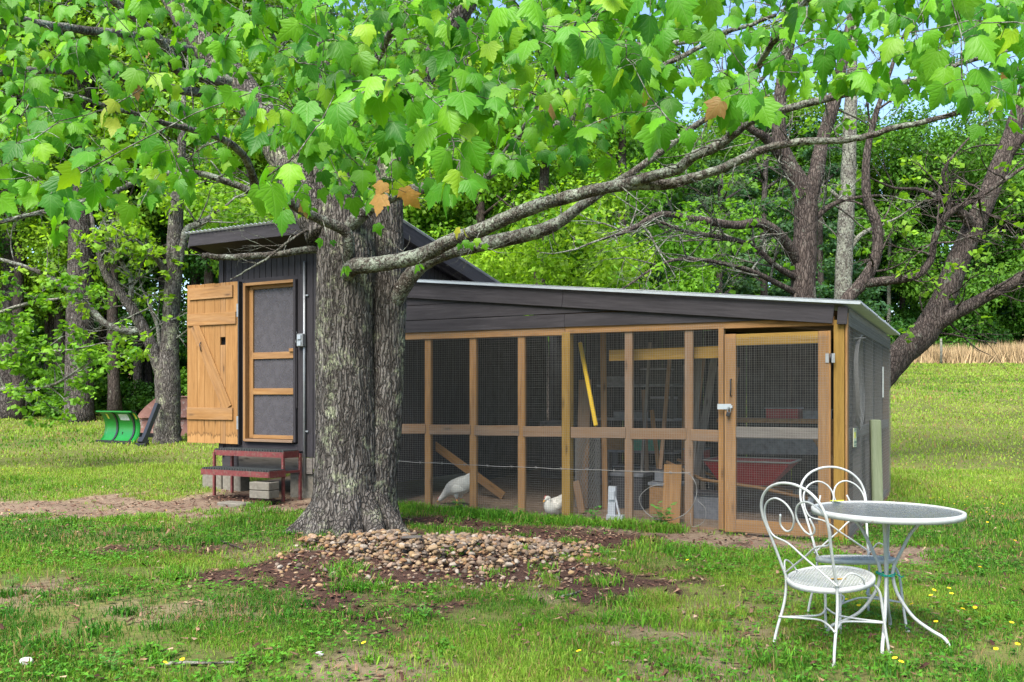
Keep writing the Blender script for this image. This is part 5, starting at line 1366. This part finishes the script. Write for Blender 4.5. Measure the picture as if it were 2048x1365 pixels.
# ------------------------------------------------------------------ branch helpers
def limb(pts, n=6):
    """pts: (px, py, depth, radius) -> smooth world path and radii"""
    w = [(*at(a, b, c), r) for a, b, c, r in pts]; s = spline(w, n)
    s[:, :3] += np.cumsum(rng.normal(0, .0035, (len(s), 3)), 0) * np.linspace(0, 1, len(s))[:, None] ** .5
    return [Vector(q[:3]) for q in s], [max(.002, q[3]) for q in s]
def limb_obj(name, pts, mat, parent, n=6, sides=10):
    p, r = limb(pts, n); mb = MB(); mb.tube(p, [q * (1 + random.uniform(-.05, .05)) for q in r], sides); o = mb.build(name, mat, parent); return o, p, r
def fork(mb, p, d, L, r, depth, tips, wig=.35, droop=0.0, kids=(2, 4)):
    """random forking twig system added to mb"""
    pts = [p]; dirv = d.normalized(); n = 5; q = p
    for k in range(n):
        dirv = (dirv + Vector((random.gauss(0, wig * .4), random.gauss(0, wig * .4), random.gauss(0, wig * .4) - droop))).normalized()
        q = q + dirv * L / n; pts.append(q)
    mb.tube(pts, [r * (1 - .7 * k / n) for k in range(n + 1)], 6 if r > .02 else 4, cap=False)
    if depth == 0: tips.append((pts[-1], dirv)); return
    for i in range(random.randint(*kids)):
        k = random.randint(2, n); a = (dirv + Vector((random.gauss(0, .75), random.gauss(0, .75), random.gauss(.05, .6)))).normalized()
        fork(mb, pts[k], a, L * random.uniform(.45, .75), r * (1 - .7 * k / n) * .65, depth - 1, tips, wig, droop, kids)
def spray(tips, per, spread, size, col, seed):
    r_ = np.random.default_rng(seed); C0 = np.array([q[0][:] for q in tips])
    V, Q, T = kite_cloud(C0, np.full(len(C0), spread), per * len(C0), size, col, .6, .7, .7, seed); return np_mesh('leaves', V, Q, T)

# ------------------------------------------------------------------ bare-limbed trees around the yard
def yard_tree(name, label, base, limbs, mat, twig_every, twigL, leafcol, per, lsize, seed, extra_sides=12, tdepth=2, leafy=.5, spread=.14, twmat=None):
    random.seed(seed)
    o = thing(name, label, 'tree', base)
    tw = MB(); tips = []
    for i, (nm, pts, tmat) in enumerate(limbs):
        ob, p, r = limb_obj(nm, pts, tmat or mat, o, 6, extra_sides if nm == 'trunk' else 8)
        start = len(p) // 3 if nm == 'trunk' else len(p) // 5
        for k in range(start, len(p)):
            if random.random() < twig_every * (.5 if nm == 'trunk' else 1):
                d = (p[min(k + 1, len(p) - 1)] - p[k - 1]).normalized(); a = (d * .4 + Vector((random.gauss(0, 1), random.gauss(0, 1), random.gauss(.25, .7)))).normalized()
                fork(tw, p[k], a, twigL * random.uniform(.5, 1.2), min(r[k] * .55, .022), tdepth, tips)
        fork(tw, p[-1], (p[-1] - p[-2]), twigL, r[-1] * .9, tdepth, tips)
    tag(tw.build('twigs', twmat or (bark_pale if mat is bark_pale else bark_limb), o), kind='stuff')
    tt = [q for q in tips if random.random() < leafy]
    if tt and per:
        lv = obj('leaves', spray(tt, per, spread, lsize, leafcol, seed), far_leaf, o); tag(lv, kind='stuff')
    return o
pA = at(1605, 900, 15.5); pA.z = g1(pA.x, pA.y)
dA = 15.5
yard_tree('forked_tree', 'dark-barked forked tree with long bare limbs behind the coop roof', pA, [
    ('trunk', [(1606, 935, dA, .34), (1606, 800, dA, .26), (1605, 640, dA, .235), (1606, 540, dA, .215), (1610, 440, dA, .21), (1608, 390, dA, .195), (1580, 335, dA, .15), (1560, 290, dA, .135), (1556, 220, dA, .115), (1570, 120, dA, .11), (1590, 20, dA, .08), (1600, -80, dA, .05)], None),
    ('limb', [(1612, 420, dA, .15), (1632, 350, dA, .14), (1645, 280, dA + .2, .12), (1668, 200, dA + .3, .12), (1690, 90, dA + .4, .09), (1720, -40, dA + .5, .06)], None),
    ('limb', [(1600, 530, dA, .11), (1565, 478, dA - .3, .10), (1525, 448, dA - .6, .085), (1470, 452, dA - .8, .07), (1400, 442, dA - 1, .06), (1320, 430, dA - 1.1, .05), (1260, 462, dA - 1.2, .035), (1200, 485, dA - 1.3, .02)], None),
    ('limb', [(1600, 560, dA, .07), (1555, 535, dA - .3, .055), (1500, 492, dA - .5, .045), (1440, 476, dA - .7, .04), (1375, 465, dA - .8, .03), (1320, 445, dA - .9, .02)], None),
    ('limb', [(1598, 590, dA, .06), (1550, 565, dA - .3, .05), (1490, 538, dA - .6, .04), (1400, 520, dA - .9, .03), (1330, 525, dA - 1, .025), (1240, 580, dA - 1.2, .015)], None),
    ('limb', [(1560, 310, dA, .10), (1530, 275, dA - .2, .08), (1500, 255, dA - .4, .06), (1430, 200, dA - .6, .03)], None),
    ('limb', [(1620, 450, dA, .06), (1650, 420, dA, .05), (1690, 400, dA, .035), (1760, 390, dA, .02)], None)],
    bark_dark, .5, 1.05, LIGHT, 5, .10, 21, leafy=.13, twmat=bark_limb)
pC = at(1690, 905, 14.6); pC.z = g1(pC.x, pC.y); dC = 14.6
yard_tree('curved_tree', 'thin dark curving tree behind the right end of the coop roof', pC, [
    ('trunk', [(1650, 925, dC, .14), (1652, 800, dC, .13), (1665, 660, dC, .12), (1690, 605, dC, .11), (1728, 560, dC, .105), (1752, 510, dC, .09), (1752, 450, dC, .085), (1733, 390, dC, .075), (1735, 300, dC, .06), (1755, 220, dC, .045), (1790, 120, dC, .03)], None),
    ('limb', [(1722, 567, dC, .085), (1770, 562, dC - .1, .075), (1830, 552, dC - .2, .065), (1862, 520, dC - .2, .06), (1875, 470, dC - .3, .055), (1900, 430, dC - .4, .05), (1960, 395, dC - .5, .04), (2040, 345, dC - .6, .03), (2110, 300, dC - .6, .02)], None),
    ('limb', [(1900, 430, dC - .4, .035), (1895, 390, dC - .4, .03), (1885, 340, dC - .4, .025), (1920, 290, dC - .4, .015)], None)],
    bark_dark, .5, .95, LIGHT, 5, .10, 22, leafy=.2, twmat=bark_dark)
dB = 16.2; pB = at(1690, 915, dB); pB.z = g1(pB.x, pB.y)
yard_tree('leaning_tree', 'big leaning tree with rough bark rising from behind the coop side', pB, [
    ('trunk', [(1660, 945, dB, .38), (1700, 850, dB, .31), (1750, 770, dB, .28), (1800, 712, dB, .26), (1850, 665, dB, .245), (1885, 605, dB, .215), (1920, 520, dB, .20), (1965, 420, dB, .185), (2010, 310, dB, .165), (2050, 190, dB, .13), (2090, 60, dB, .10)], None),
    ('limb', [(1850, 665, dB, .16), (1900, 632, dB - .2, .13), (1960, 600, dB - .3, .11), (2050, 550, dB - .5, .09), (2120, 500, dB - .6, .06)], None),
    ('limb', [(1950, 460, dB, .11), (1925, 430, dB - .3, .09), (1880, 400, dB - .5, .06), (1830, 380, dB - .6, .035)], None),
    ('limb', [(2000, 330, dB, .10), (2050, 270, dB - .2, .08), (2110, 230, dB - .3, .06)], None)],
    bark_dark, .5, 1.2, LIGHT, 5, .11, 23, leafy=.2, twmat=bark_dark)
dD = 18.5; pD = at(1690, 900, dD); pD.z = g1(pD.x, pD.y)
yard_tree('pale_tree', 'pale lichen-covered slim trunk behind the coop, right of the forked tree', pD, [
    ('trunk', [(1683, 930, dD, .22), (1684, 700, dD, .19), (1686, 560, dD, .175), (1692, 440, dD, .165), (1698, 330, dD, .15), (1702, 220, dD, .13), (1706, 100, dD, .10), (1712, -60, dD, .06)], None),
    ('limb', [(1690, 520, dD, .06), (1720, 470, dD, .05), (1780, 440, dD, .03)], None),
    ('limb', [(1694, 420, dD, .05), (1660, 380, dD, .04), (1600, 350, dD, .02)], None)],
    bark_pale, .2, .9, LIGHT, 6, .11, 24, leafy=.4)
dL = 20.0; pL = at(335, 886, dL); pL.z = g1(pL.x, pL.y)
yard_tree('lawn_tree', 'grey-barked low-forking lawn tree with pale bare branches beside the plow', pL, [
    ('trunk', [(335, 900, dL, .36), (335, 870, dL, .30), (337, 800, dL, .275), (336, 745, dL, .27), (340, 690, dL, .20), (344, 620, dL, .19), (348, 540, dL, .185), (350, 460, dL, .17), (356, 380, dL, .14), (362, 300, dL, .10), (366, 200, dL, .06)], bark_maple),
    ('limb', [(328, 760, dL, .17), (308, 705, dL - .1, .15), (285, 655, dL - .2, .14), (262, 615, dL - .3, .13), (235, 580, dL - .4, .11), (212, 550, dL - .5, .09), (196, 500, dL - .6, .07), (180, 430, dL - .7, .04)], bark_maple),
    ('limb', [(285, 655, dL - .2, .08), (262, 664, dL - .3, .08), (215, 652, dL - .5, .075), (175, 612, dL - .6, .07), (120, 568, dL - .8, .06), (60, 540, dL - 1, .05), (0, 522, dL - 1.1, .035), (-60, 510, dL - 1.2, .02)], None),
    ('limb', [(320, 715, dL, .06), (316, 660, dL - .1, .05), (300, 615, dL - .2, .045), (290, 590, dL - .2, .03)], bark_pale),
    ('limb', [(348, 560, dL, .12), (362, 500, dL, .11), (375, 460, dL, .09), (400, 450, dL, .07), (430, 430, dL, .04)], None),
    ('limb', [(340, 560, dL, .09), (322, 530, dL - .2, .07), (300, 505, dL - .4, .05), (285, 490, dL - .5, .03)], None),
    ('limb', [(260, 610, dL - .3, .07), (262, 560, dL - .3, .06), (240, 520, dL - .4, .05), (222, 480, dL - .4, .03)], bark_pale)],
    bark_limb, .34, 1.0, LIGHT, 7, .13, 25, 14, leafy=.35, spread=.2)
dG = 15.0; pG = at(-110, 880, dG); pG.z = g1(pG.x, pG.y)
yard_tree('dogwood_tree', 'small dogwood with light green leaf sprays reaching in over the left lawn', pG, [
    ('trunk', [(-120, 900, dG, .12), (-115, 800, dG, .10), (-100, 700, dG, .08), (-90, 600, dG, .06), (-70, 500, dG, .03)], None),
    ('limb', [(-112, 790, dG, .05), (-50, 790, dG - .1, .045), (10, 778, dG - .2, .04), (60, 776, dG - .3, .032), (110, 768, dG - .4, .025), (160, 735, dG - .5, .015)], bark_pale),
    ('limb', [(-105, 730, dG, .05), (-40, 700, dG - .2, .04), (40, 690, dG - .3, .03), (110, 700, dG - .4, .02), (180, 690, dG - .5, .012)], bark_pale),
    ('limb', [(-100, 690, dG, .05), (-30, 640, dG - .1, .04), (50, 610, dG - .2, .03), (120, 600, dG - .3, .018)], bark_pale)],
    bark_limb, .55, .55, LIGHT, 9, .085, 26, leafy=.85, spread=.13)
random.seed(99)

# ------------------------------------------------------------------ the big maple
maple = thing('maple_tree', 'big lichened maple with two fused trunks and low limbs before the coop', 'tree', (-1.6, 8.85, 0))
def trunk_tube(path, sides, rings, amp, flare=None):
    """path: (x, y, z, r); bark ridges pressed into the surface."""
    s = spline(path, max(2, rings // (len(path) - 1))); V = []; k = len(s)
    ph = np.linspace(0, 2 * np.pi, sides, endpoint=False)
    for i in range(k):
        x, y, z, r = s[i]
        lob = np.ones(sides)
        if flare: 
            f = max(0, 1 - z / flare[0]) ** 2.2
            lob = 1 + f * (flare[1] + .22 * np.sin(ph * 3 + 1.1) + .16 * np.sin(ph * 5 + .3) + .06 * np.sin(ph * 9))
        arc = ph * r * 9.0
        rid = fbm(np.cos(ph) * r * 26 + 40 + np.sin(z * 2.1) * .5, np.sin(ph) * r * 26 + 40 + z * 1.9, 4)
        rid2 = vnoise(np.cos(ph) * r * 75 + 9, np.sin(ph) * r * 75 + z * 9)
        d = (np.abs(rid - .5) * -2.2 + .5) * amp + (rid2 - .5) * amp * .55
        rr = r * lob + d
        V.append(np.stack([x + np.cos(ph) * rr, y + np.sin(ph) * rr, np.full(sides, z)], 1))
    V = np.vstack(V); i, j = np.meshgrid(np.arange(k - 1), np.arange(sides), indexing='ij'); i, j = i.ravel(), j.ravel()
    Q = np.stack([i * sides + j, i * sides + (j + 1) % sides, (i + 1) * sides + (j + 1) % sides, (i + 1) * sides + j], 1)
    return np_mesh('trunk', V, Q, smooth=True)
X0 = -1.685
main_path = [(X0 - .0, 8.85, -.12, .365), (X0, 8.85, .12, .345), (X0 + .005, 8.85, .36, .325), (X0 + .01, 8.85, .87, .300), (X0 + .0, 8.85, 1.5, .288), (X0 - .005, 8.86, 1.9, .285), (X0 + .0, 8.87, 2.5, .285), (X0 + .01, 8.88, 2.85, .29), (X0 + .0, 8.9, 3.15, .27), (X0 - .08, 8.92, 3.45, .21), (X0 - .2, 8.95, 3.8, .18), (X0 - .31, 9.0, 4.4, .165), (-2.08, 9.05, 5.2, .14), (-2.2, 9.1, 7.0, .08)]
obj('trunk', trunk_tube(main_path, 190, 420, .022, (.8, .36)), bark_maple, maple)
X1 = -1.29
sec_path = [(X1 - .20, 8.98, -.1, .28), (X1 - .16, 8.97, .2, .24), (X1 - .10, 8.96, .6, .20), (X1 - .03, 8.96, 1.0, .175), (X1 + .0, 8.97, 1.5, .168), (X1 + .02, 8.98, 2.0, .17), (X1 + .02, 9.0, 2.5, .175), (X1 + .0, 9.03, 3.0, .165), (X1 + .0, 9.06, 3.5, .16), (X1 + .1, 9.1, 4.0, .145), (X1 + .4, 9.1, 4.8, .12), (X1 + .8, 9.0, 5.4, .10), (X1 + 1.4, 8.9, 6.2, .07)]
obj('second_trunk', trunk_tube(sec_path, 130, 340, .018, (.7, .12)), bark_maple, maple)
for a_, L_, r_ in ((200, .62, .15), (238, .52, .13), (272, .46, .14), (308, .55, .13), (340, .62, .14), (25, .5, .12), (165, .55, .12)):   # root flare running into the soil
    c_, s_ = math.cos(R(a_)), math.sin(R(a_)); pts = []; rad = []
    for k in range(7):
        u = k / 6; d_ = .20 + L_ * u; wob = .04 * math.sin(u * 5 + a_)
        x_, y_ = X0 + .06 + c_ * d_ - s_ * wob, 8.86 + s_ * d_ + c_ * wob
        pts.append((x_, y_, g1(x_, y_) + .34 * (1 - u) ** 2.2 - .02 - .07 * u)); rad.append(r_ * (1 - .62 * u))
    mb = MB(); mb.tube(spline([(*p_, q_) for p_, q_ in zip(pts, rad)], 4)[:, :3], list(np.interp(np.linspace(0, 1, 25), np.linspace(0, 1, 7), rad)), 16); mb.build('root', bark_maple, maple)
NODES = []        # (point, radius) on limbs where twigs may start
def mlimb(nm, pts, mat=bark_limb):
    ob, p, r = limb_obj(nm, [(a, b, c, q * (.86 if q < .12 else 1)) for a, b, c, q in pts], mat, maple, 7, 12); NODES.extend([(q, s) for q, s in zip(p, r)][len(p) // 6:]); return p, r
mlimb('limb', [(690, 560, 8.72, .10), (705, 535, 8.5, .095), (745, 531, 8.42, .088), (830, 516, 8.3, .084), (900, 484, 8.1, .08), (960, 462, 8.0, .076), (1050, 418, 7.8, .07), (1150, 388, 7.6, .065), (1250, 368, 7.4, .058), (1330, 370, 7.3, .052), (1385, 356, 7.2, .046), (1445, 333, 7.1, .042), (1520, 300, 7.0, .037), (1585, 290, 6.9, .033), (1700, 284, 6.8, .029), (1790, 264, 6.7, .025), (1900, 238, 6.6, .021), (2050, 190, 6.5, .016)])
mlimb('limb', [(1255, 366, 7.4, .05), (1310, 352, 7.2, .052), (1355, 340, 7.05, .05), (1385, 316, 6.9, .048), (1430, 297, 6.8, .045), (1465, 270, 6.7, .042), (1500, 240, 6.6, .038), (1570, 214, 6.5, .034), (1645, 195, 6.4, .03), (1740, 178, 6.3, .027), (1850, 155, 6.2, .024), (1930, 122, 6.1, .02), (2060, 88, 6.0, .016)])
mlimb('limb', [(782, 620, 8.95, .11), (805, 575, 8.85, .10), (840, 530, 8.75, .092), (890, 505, 8.65, .088), (960, 488, 8.55, .086), (1060, 466, 8.45, .08), (1120, 440, 8.4, .07), (1170, 405, 8.3, .055), (1280, 335, 8.2, .042), (1400, 245, 8.0, .032), (1510, 170, 7.8, .022), (1600, 60, 7.6, .014)])
mlimb('limb', [(680, 470, 8.75, .085), (740, 415, 8.5, .075), (800, 388, 8.4, .066), (870, 372, 8.3, .062), (950, 358, 8.1, .056), (1005, 325, 8.0, .05), (1090, 262, 7.8, .043), (1190, 205, 7.5, .036), (1330, 130, 7.2, .026), (1460, 60, 7.0, .017)])
mlimb('limb', [(697, 545, 8.62, .08), (697, 490, 8.42, .066), (690, 462, 8.36, .062), (640, 440, 8.2, .056), (600, 421, 8.0, .052), (562, 397, 7.8, .048), (516, 388, 7.6, .045), (505, 355, 7.3, .041), (487, 315, 7.0, .036), (440, 282, 6.6, .03), (380, 262, 6.2, .025), (300, 242, 5.8, .02), (200, 213, 5.4, .015), (60, 175, 5.1, .01)])
mlimb('limb', [(516, 388, 7.6, .038), (460, 366, 7.5, .034), (390, 346, 7.4, .03), (307, 350, 7.2, .027), (220, 385, 6.9, .024), (110, 421, 6.6, .02), (0, 452, 6.2, .016), (-90, 475, 6.0, .012)])
mlimb('dead_limb', [(640, 498, 8.9, .05), (600, 500, 8.8, .042), (560, 504, 8.75, .04), (490, 507, 8.7, .036), (445, 506, 8.7, .034), (412, 499, 8.7, .03)])
mlimb('dead_limb', [(648, 445, 8.85, .02), (595, 470, 8.7, .016), (540, 508, 8.6, .014), (500, 530, 8.55, .010), (462, 551, 8.5, .006)])
mlimb('limb', [(655, 470, 8.9, .22), (612, 395, 9.0, .20), (560, 290, 9.2, .19), (500, 200, 9.3, .18), (440, 130, 9.5, .165), (390, 70, 9.6, .15), (340, -10, 9.8, .13), (290, -130, 10, .10), (240, -300, 10.2, .06)], bark_maple)
mlimb('limb', [(470, 165, 9.3, .08), (400, 155, 8.9, .066), (355, 143, 8.6, .06), (330, 100, 8.3, .054), (284, 50, 8.0, .048), (222, 0, 7.7, .04), (150, -60, 7.4, .03)])
mlimb('limb', [(430, 190, 9.2, .06), (340, 178, 8.6, .052), (262, 161, 8.0, .046), (205, 147, 7.6, .042), (110, 146, 7.0, .036), (0, 152, 6.4, .03), (-80, 158, 6.1, .02)])
mlimb('limb', [(380, 100, 9.3, .055), (286, 74, 8.0, .046), (146, 55, 7.0, .038), (48, 37, 6.4, .032), (-40, 12, 6.1, .025)])
mlimb('limb', [(890, 90, 8.9, .05), (980, 105, 8.2, .042), (1060, 60, 7.6, .036), (1180, 70, 7.1, .03), (1300, 88, 6.6, .026), (1440, 62, 6.2, .02), (1560, 20, 5.9, .014)])
mlimb('limb', [(640, 330, 8.95, .05), (700, 250, 8.0, .042), (740, 150, 6.8, .034), (790, 60, 5.6, .028), (850, -20, 4.6, .022), (900, -60, 3.8, .018)])
mlimb('limb', [(620, 200, 8.95, .05), (560, 110, 7.8, .042), (520, 20, 6.6, .034), (500, -60, 5.5, .026), (480, -120, 4.4, .02), (450, -200, 3.5, .014)])
mlimb('limb', [(1000, 320, 8.0, .035), (1060, 240, 6.8, .03), (1120, 120, 5.6, .025), (1180, -10, 4.5, .021), (1230, -90, 3.7, .017), (1300, -160, 3.0, .012)])
mlimb('limb', [(1460, 270, 6.7, .03), (1500, 170, 5.8, .026), (1560, 60, 5.0, .022), (1640, -30, 4.2, .018), (1720, -110, 3.5, .013)])

# leaf: three main lobes, toothed, folded along the midrib
half = [(0, .05), (.13, -.04), (.29, -.02), (.40, .10), (.40, .20), (.48, .29), (.58, .50), (.46, .48), (.38, .54), (.24, .55), (.275, .66), (.20, .72), (.165, .83), (.065, .92), (0, 1.06)]
lv = []; mids = [(0, .30), (0, .62)]
pts2 = half + [(-x, y) for x, y in half[1:-1][::-1]] + mids
nh = len(half); ntot = len(half) * 2 - 2
m1, m2 = ntot, ntot + 1
idxR = list(range(nh)); idxL = [0] + [ntot - i for i in range(1, nh - 1)] + [nh - 1]
tris = []
for idx, fl in ((idxR, False), (idxL, True)):
    fan = [(m1, idx[i], idx[i + 1]) for i in range(0, 9)] + [(m1, idx[9], m2)] + [(m2, idx[i], idx[i + 1]) for i in range(9, nh - 1)]
    tris += [(a, c, b) if fl else (a, b, c) for a, b, c in fan]
P2 = np.array(pts2); UVL = P2.copy()
LEAFT = np.array(tris)
def leaf_verts(fold, curl):
    x, y = P2[:, 0], P2[:, 1]
    z = -fold * np.abs(x) * (1 - .3 * np.abs(x)) - curl * (y - .1) ** 2 + .03 * np.sin(y * 14) * np.abs(x) * 1.5
    return np.stack([x, y, z], 1)
LVAR = [leaf_verts(f, c) for f, c in ((.15, .10), (.40, .30), (.65, .15), (.28, .55))]

# where the leaves hang (photo measure + depth), each cluster a twig end
lower = [(-80, 500), (0, 480), (100, 470), (200, 450), (300, 420), (420, 395), (500, 350), (600, 430), (680, 440), (760, 415), (850, 415), (920, 405), (1000, 370), (1100, 345), (1200, 355), (1260, 325), (1310, 270), (1400, 275), (1500, 265), (1570, 240), (1640, 190), (1740, 190), (1830, 220), (1900, 190), (1960, 250), (2060, 270), (2140, 280)]
def low_y(px): return float(np.interp(px, [q[0] for q in lower], [q[1] for q in lower]))
dens_x = lambda px: float(np.interp(px, [-100, 0, 300, 450, 700, 1000, 1250, 1350, 1600, 1750, 1950, 2150], [.85, .9, .9, 1.0, 1.15, 1.2, 1.05, .8, .66, .6, .68, .7]))
cl = []
def want(px, py, edge=40):
    L = low_y(px)
    if py > L - 20 + random.gauss(0, edge * .5): return False
    d = dens_x(px)
    v = fbm(np.array([px / 95. + 3]), np.array([py / 80. + 1]), 3)[0]
    d *= .45 + 1.1 * v
    return random.random() < d
tgt = ((2.4, 3.2, 62), (3.2, 4.6, 190), (4.6, 7.0, 400), (7.0, 9.5, 360))
for (d0, d1, n) in tgt:
    c = 0
    while c < n:
        px, py = random.uniform(-110, 2160), random.uniform(-160, 480); D = random.uniform(d0, d1)
        if D < 3.3 and px < 480 and random.random() < .6: continue
        if D > 7 and py > 300 and px > 900: continue
        if not want(px, py): continue
        cl.append((at(px, py - 25, D), random.choice((4, 5, 6, 6, 7)), 0)); c += 1
for _ in range(60):
    px, py = random.uniform(520, 1340), random.uniform(-60, 300)
    cl.append((at(px, min(py, low_y(px) - 60), random.uniform(3.0, 4.4)), random.choice((4, 5, 6)), 0))
for _ in range(70):
    px, py = random.uniform(1500, 2130), random.uniform(-40, 230)
    cl.append((at(px, min(py, low_y(px) - 30), random.uniform(4.2, 6.8)), random.choice((4, 5, 6)), 0))
for (px, py, D, k) in ((655, 492, 8.0, 2), (690, 552, 8.15, 3), (745, 462, 6.0, 1), (838, 545, 8.0, 2), (930, 500, 7.7, 3), (690, 405, 4.2, 4), (1225, 335, 4.0, 2), (1340, 262, 2.6, 4), (1490, 225, 3.0, 4), (1980, 262, 3.2, 3), (960, 500, 7.8, 2), (365, 385, 4.4, 3), (340, 345, 4.0, 3), (205, 410, 4.6, 3), (450, 335, 4.2, 4), (300, 170, 3.4, 4), (1780, 175, 5.0, 2), (1690, 100, 3.0, 5), (1640, 20, 2.7, 4)):
    cl.append((at(px, py - 20, D), k, 0))
cl.append((at(785, 378, 3.6), 4, 1)); cl.append((at(928, 462, 7.6), 2, 1)); cl.append((at(330, 165, 3.6), 2, 2)); cl.append((at(1500, 190, 3.1), 2, 2)); cl.append((at(220, 215, 3.4), 3, 2))
for i in range(260):                                   # the crown carries on above and around the frame
    a = random.uniform(0, 6.28); rr = random.uniform(.6, 6.0); z = random.uniform(4.6, 9.0)
    q = Vector((-1.6 + math.cos(a) * rr, 8.6 + math.sin(a) * rr, z))
    if q.y < 1.0 or (q.y > .5 and abs((q.z - 1.4) / q.y) < .50 and abs(q.x / q.y) < .62): continue
    cl.append((q, 6, 0))
root = Vector((-1.6, 8.85, 3.6))
cl.sort(key=lambda q: (q[0] - root).length)
NP = np.array([q[0][:] for q in NODES]); NR = [q[1] for q in NODES]
tw = MB(); LP = []; _tips = []
for _ in range(150):                                   # short bare spurs and dead twigs along the limbs
    q, r_ = NODES[random.randrange(len(NODES))]
    if r_ > .1: continue
    fork(tw, q, Vector((random.gauss(0, 1), random.gauss(0, 1), random.gauss(.1, .8))), random.uniform(.12, .55), min(r_ * .4, .008), random.choice((0, 1, 1, 2)), _tips, .5)
for (q, k, special) in cl:
    d = np.linalg.norm(NP - np.array(q[:]), axis=1); pen = d + .25 * np.maximum(0, np.linalg.norm(NP - np.array(root[:]), axis=1) - (q - root).length)
    i = int(np.argmin(pen)); s0 = Vector(NP[i]); L = (q - s0).length
    nseg = max(3, int(L / .18)); r0 = min(NR[i] * .7, .004 + .0035 * L); pts = []
    sag = Vector((random.gauss(0, .08), random.gauss(0, .08), random.uniform(.02, .14))) * L
    for j in range(nseg + 1):
        u = j / nseg; p_ = s0.lerp(q, u) + sag * (4 * u * (1 - u)) * .6
        if 0 < j < nseg: p_ = p_ + Vector((random.gauss(0, .012), random.gauss(0, .012), random.gauss(0, .012)))
        pts.append(p_)
    rad = [r0 + (.0022 - r0) * j / nseg for j in range(nseg + 1)]
    tw.tube(pts, rad, 5, cap=False)
    NP = np.vstack([NP, np.array([p_[:] for p_ in pts[1:]])]); NR += rad[1:]
    dirv = (pts[-1] - pts[-2]).normalized()
    for j in range(k):
        u = (j // 2) * .055; bp = pts[-1] - dirv * u
        side = dirv.cross(UZ); side = side.normalized() if side.length > .1 else Vector((1, 0, 0))
        sg = 1 if j % 2 else -1
        out = (side * sg * random.uniform(.4, 1.1) + dirv * random.uniform(-.1, .7) + Vector((random.gauss(0, .35), random.gauss(0, .35), random.uniform(-.5, .25)))).normalized()
        pet = bp + out * random.uniform(.035, .07)
        tw.tube([bp, (bp + pet) / 2 + Vector((0, 0, .004)), pet], .0011, 4, cap=False)
        ax = (out * random.uniform(.25, .8) + Vector((0, -.05, -random.uniform(.5, 1.3)))).normalized()   # blades hang
        nr = Vector((random.gauss(0, .45), random.gauss(-.45, .45), random.uniform(.4, 1.0))); nr = (nr - ax * nr.dot(ax)).normalized()
        LP.append((pet, ax, nr, random.uniform(.058, .104), special))
tag(tw.build('twigs', bark_limb, maple), kind='stuff')
LC = np.array([(.034, .155, .010), (.072, .245, .010), (.13, .33, .012), (.23, .39, .016)])
def leaf_colour(special):
    if special == 1: return random.choice(((.50, .26, .08), (.52, .32, .07), (.34, .38, .03), (.40, .38, .035)))
    if special == 2: return random.choice(((.26, .38, .035), (.22, .36, .03), (.30, .36, .04)))
    f = min(2.999, max(0, random.gauss(1.25, .75))); i = int(f); c = LC[i] * (1 - (f - i)) + LC[i + 1] * (f - i)
    if random.random() < .003: c = np.array((.30, .17, .06))
    return tuple(c * random.uniform(.85, 1.15))
def on_screen(p):
    return p.y > .5 and abs(p.x / p.y) < .585 and -.33 < (p.z - 1.4) / p.y < .455
order = sorted(range(len(LP)), key=lambda i: (0 if on_screen(LP[i][0]) else 1, -LP[i][3] / LP[i][0].y))
single = set(order[:300])
lmesh = []
for vv in LVAR:
    me = np_mesh('leaf', vv, LEAFT, uv=UVL, smooth=True); me.materials.append(leaf_obj); lmesh.append(me)
BV, BT, BC, BU = [], [], [], []; b0 = 0
for i, (p, ax, nr, s, special) in enumerate(LP):
    sd = ax.cross(nr); M3 = Matrix((sd * s * random.uniform(.9, 1.12), ax * s, nr * s)).transposed(); c = leaf_colour(special); k = random.randrange(4)
    if i in single:
        o = obj('leaf', lmesh[k], None, maple, Matrix.Translation(p) @ M3.to_4x4()); o.color = (*c, 1)
    else:
        BV.append(LVAR[k] @ np.array(M3).T + np.array(p[:])); BT.append(LEAFT + b0); b0 += len(P2); BC.append(np.tile(c, (len(P2), 1))); BU.append(UVL)
fo = obj('foliage', np_mesh('foliage', np.vstack(BV), np.vstack(BT), np.vstack(BC), np.vstack(BU), smooth=True), leaf_attr, maple); tag(fo, kind='stuff')
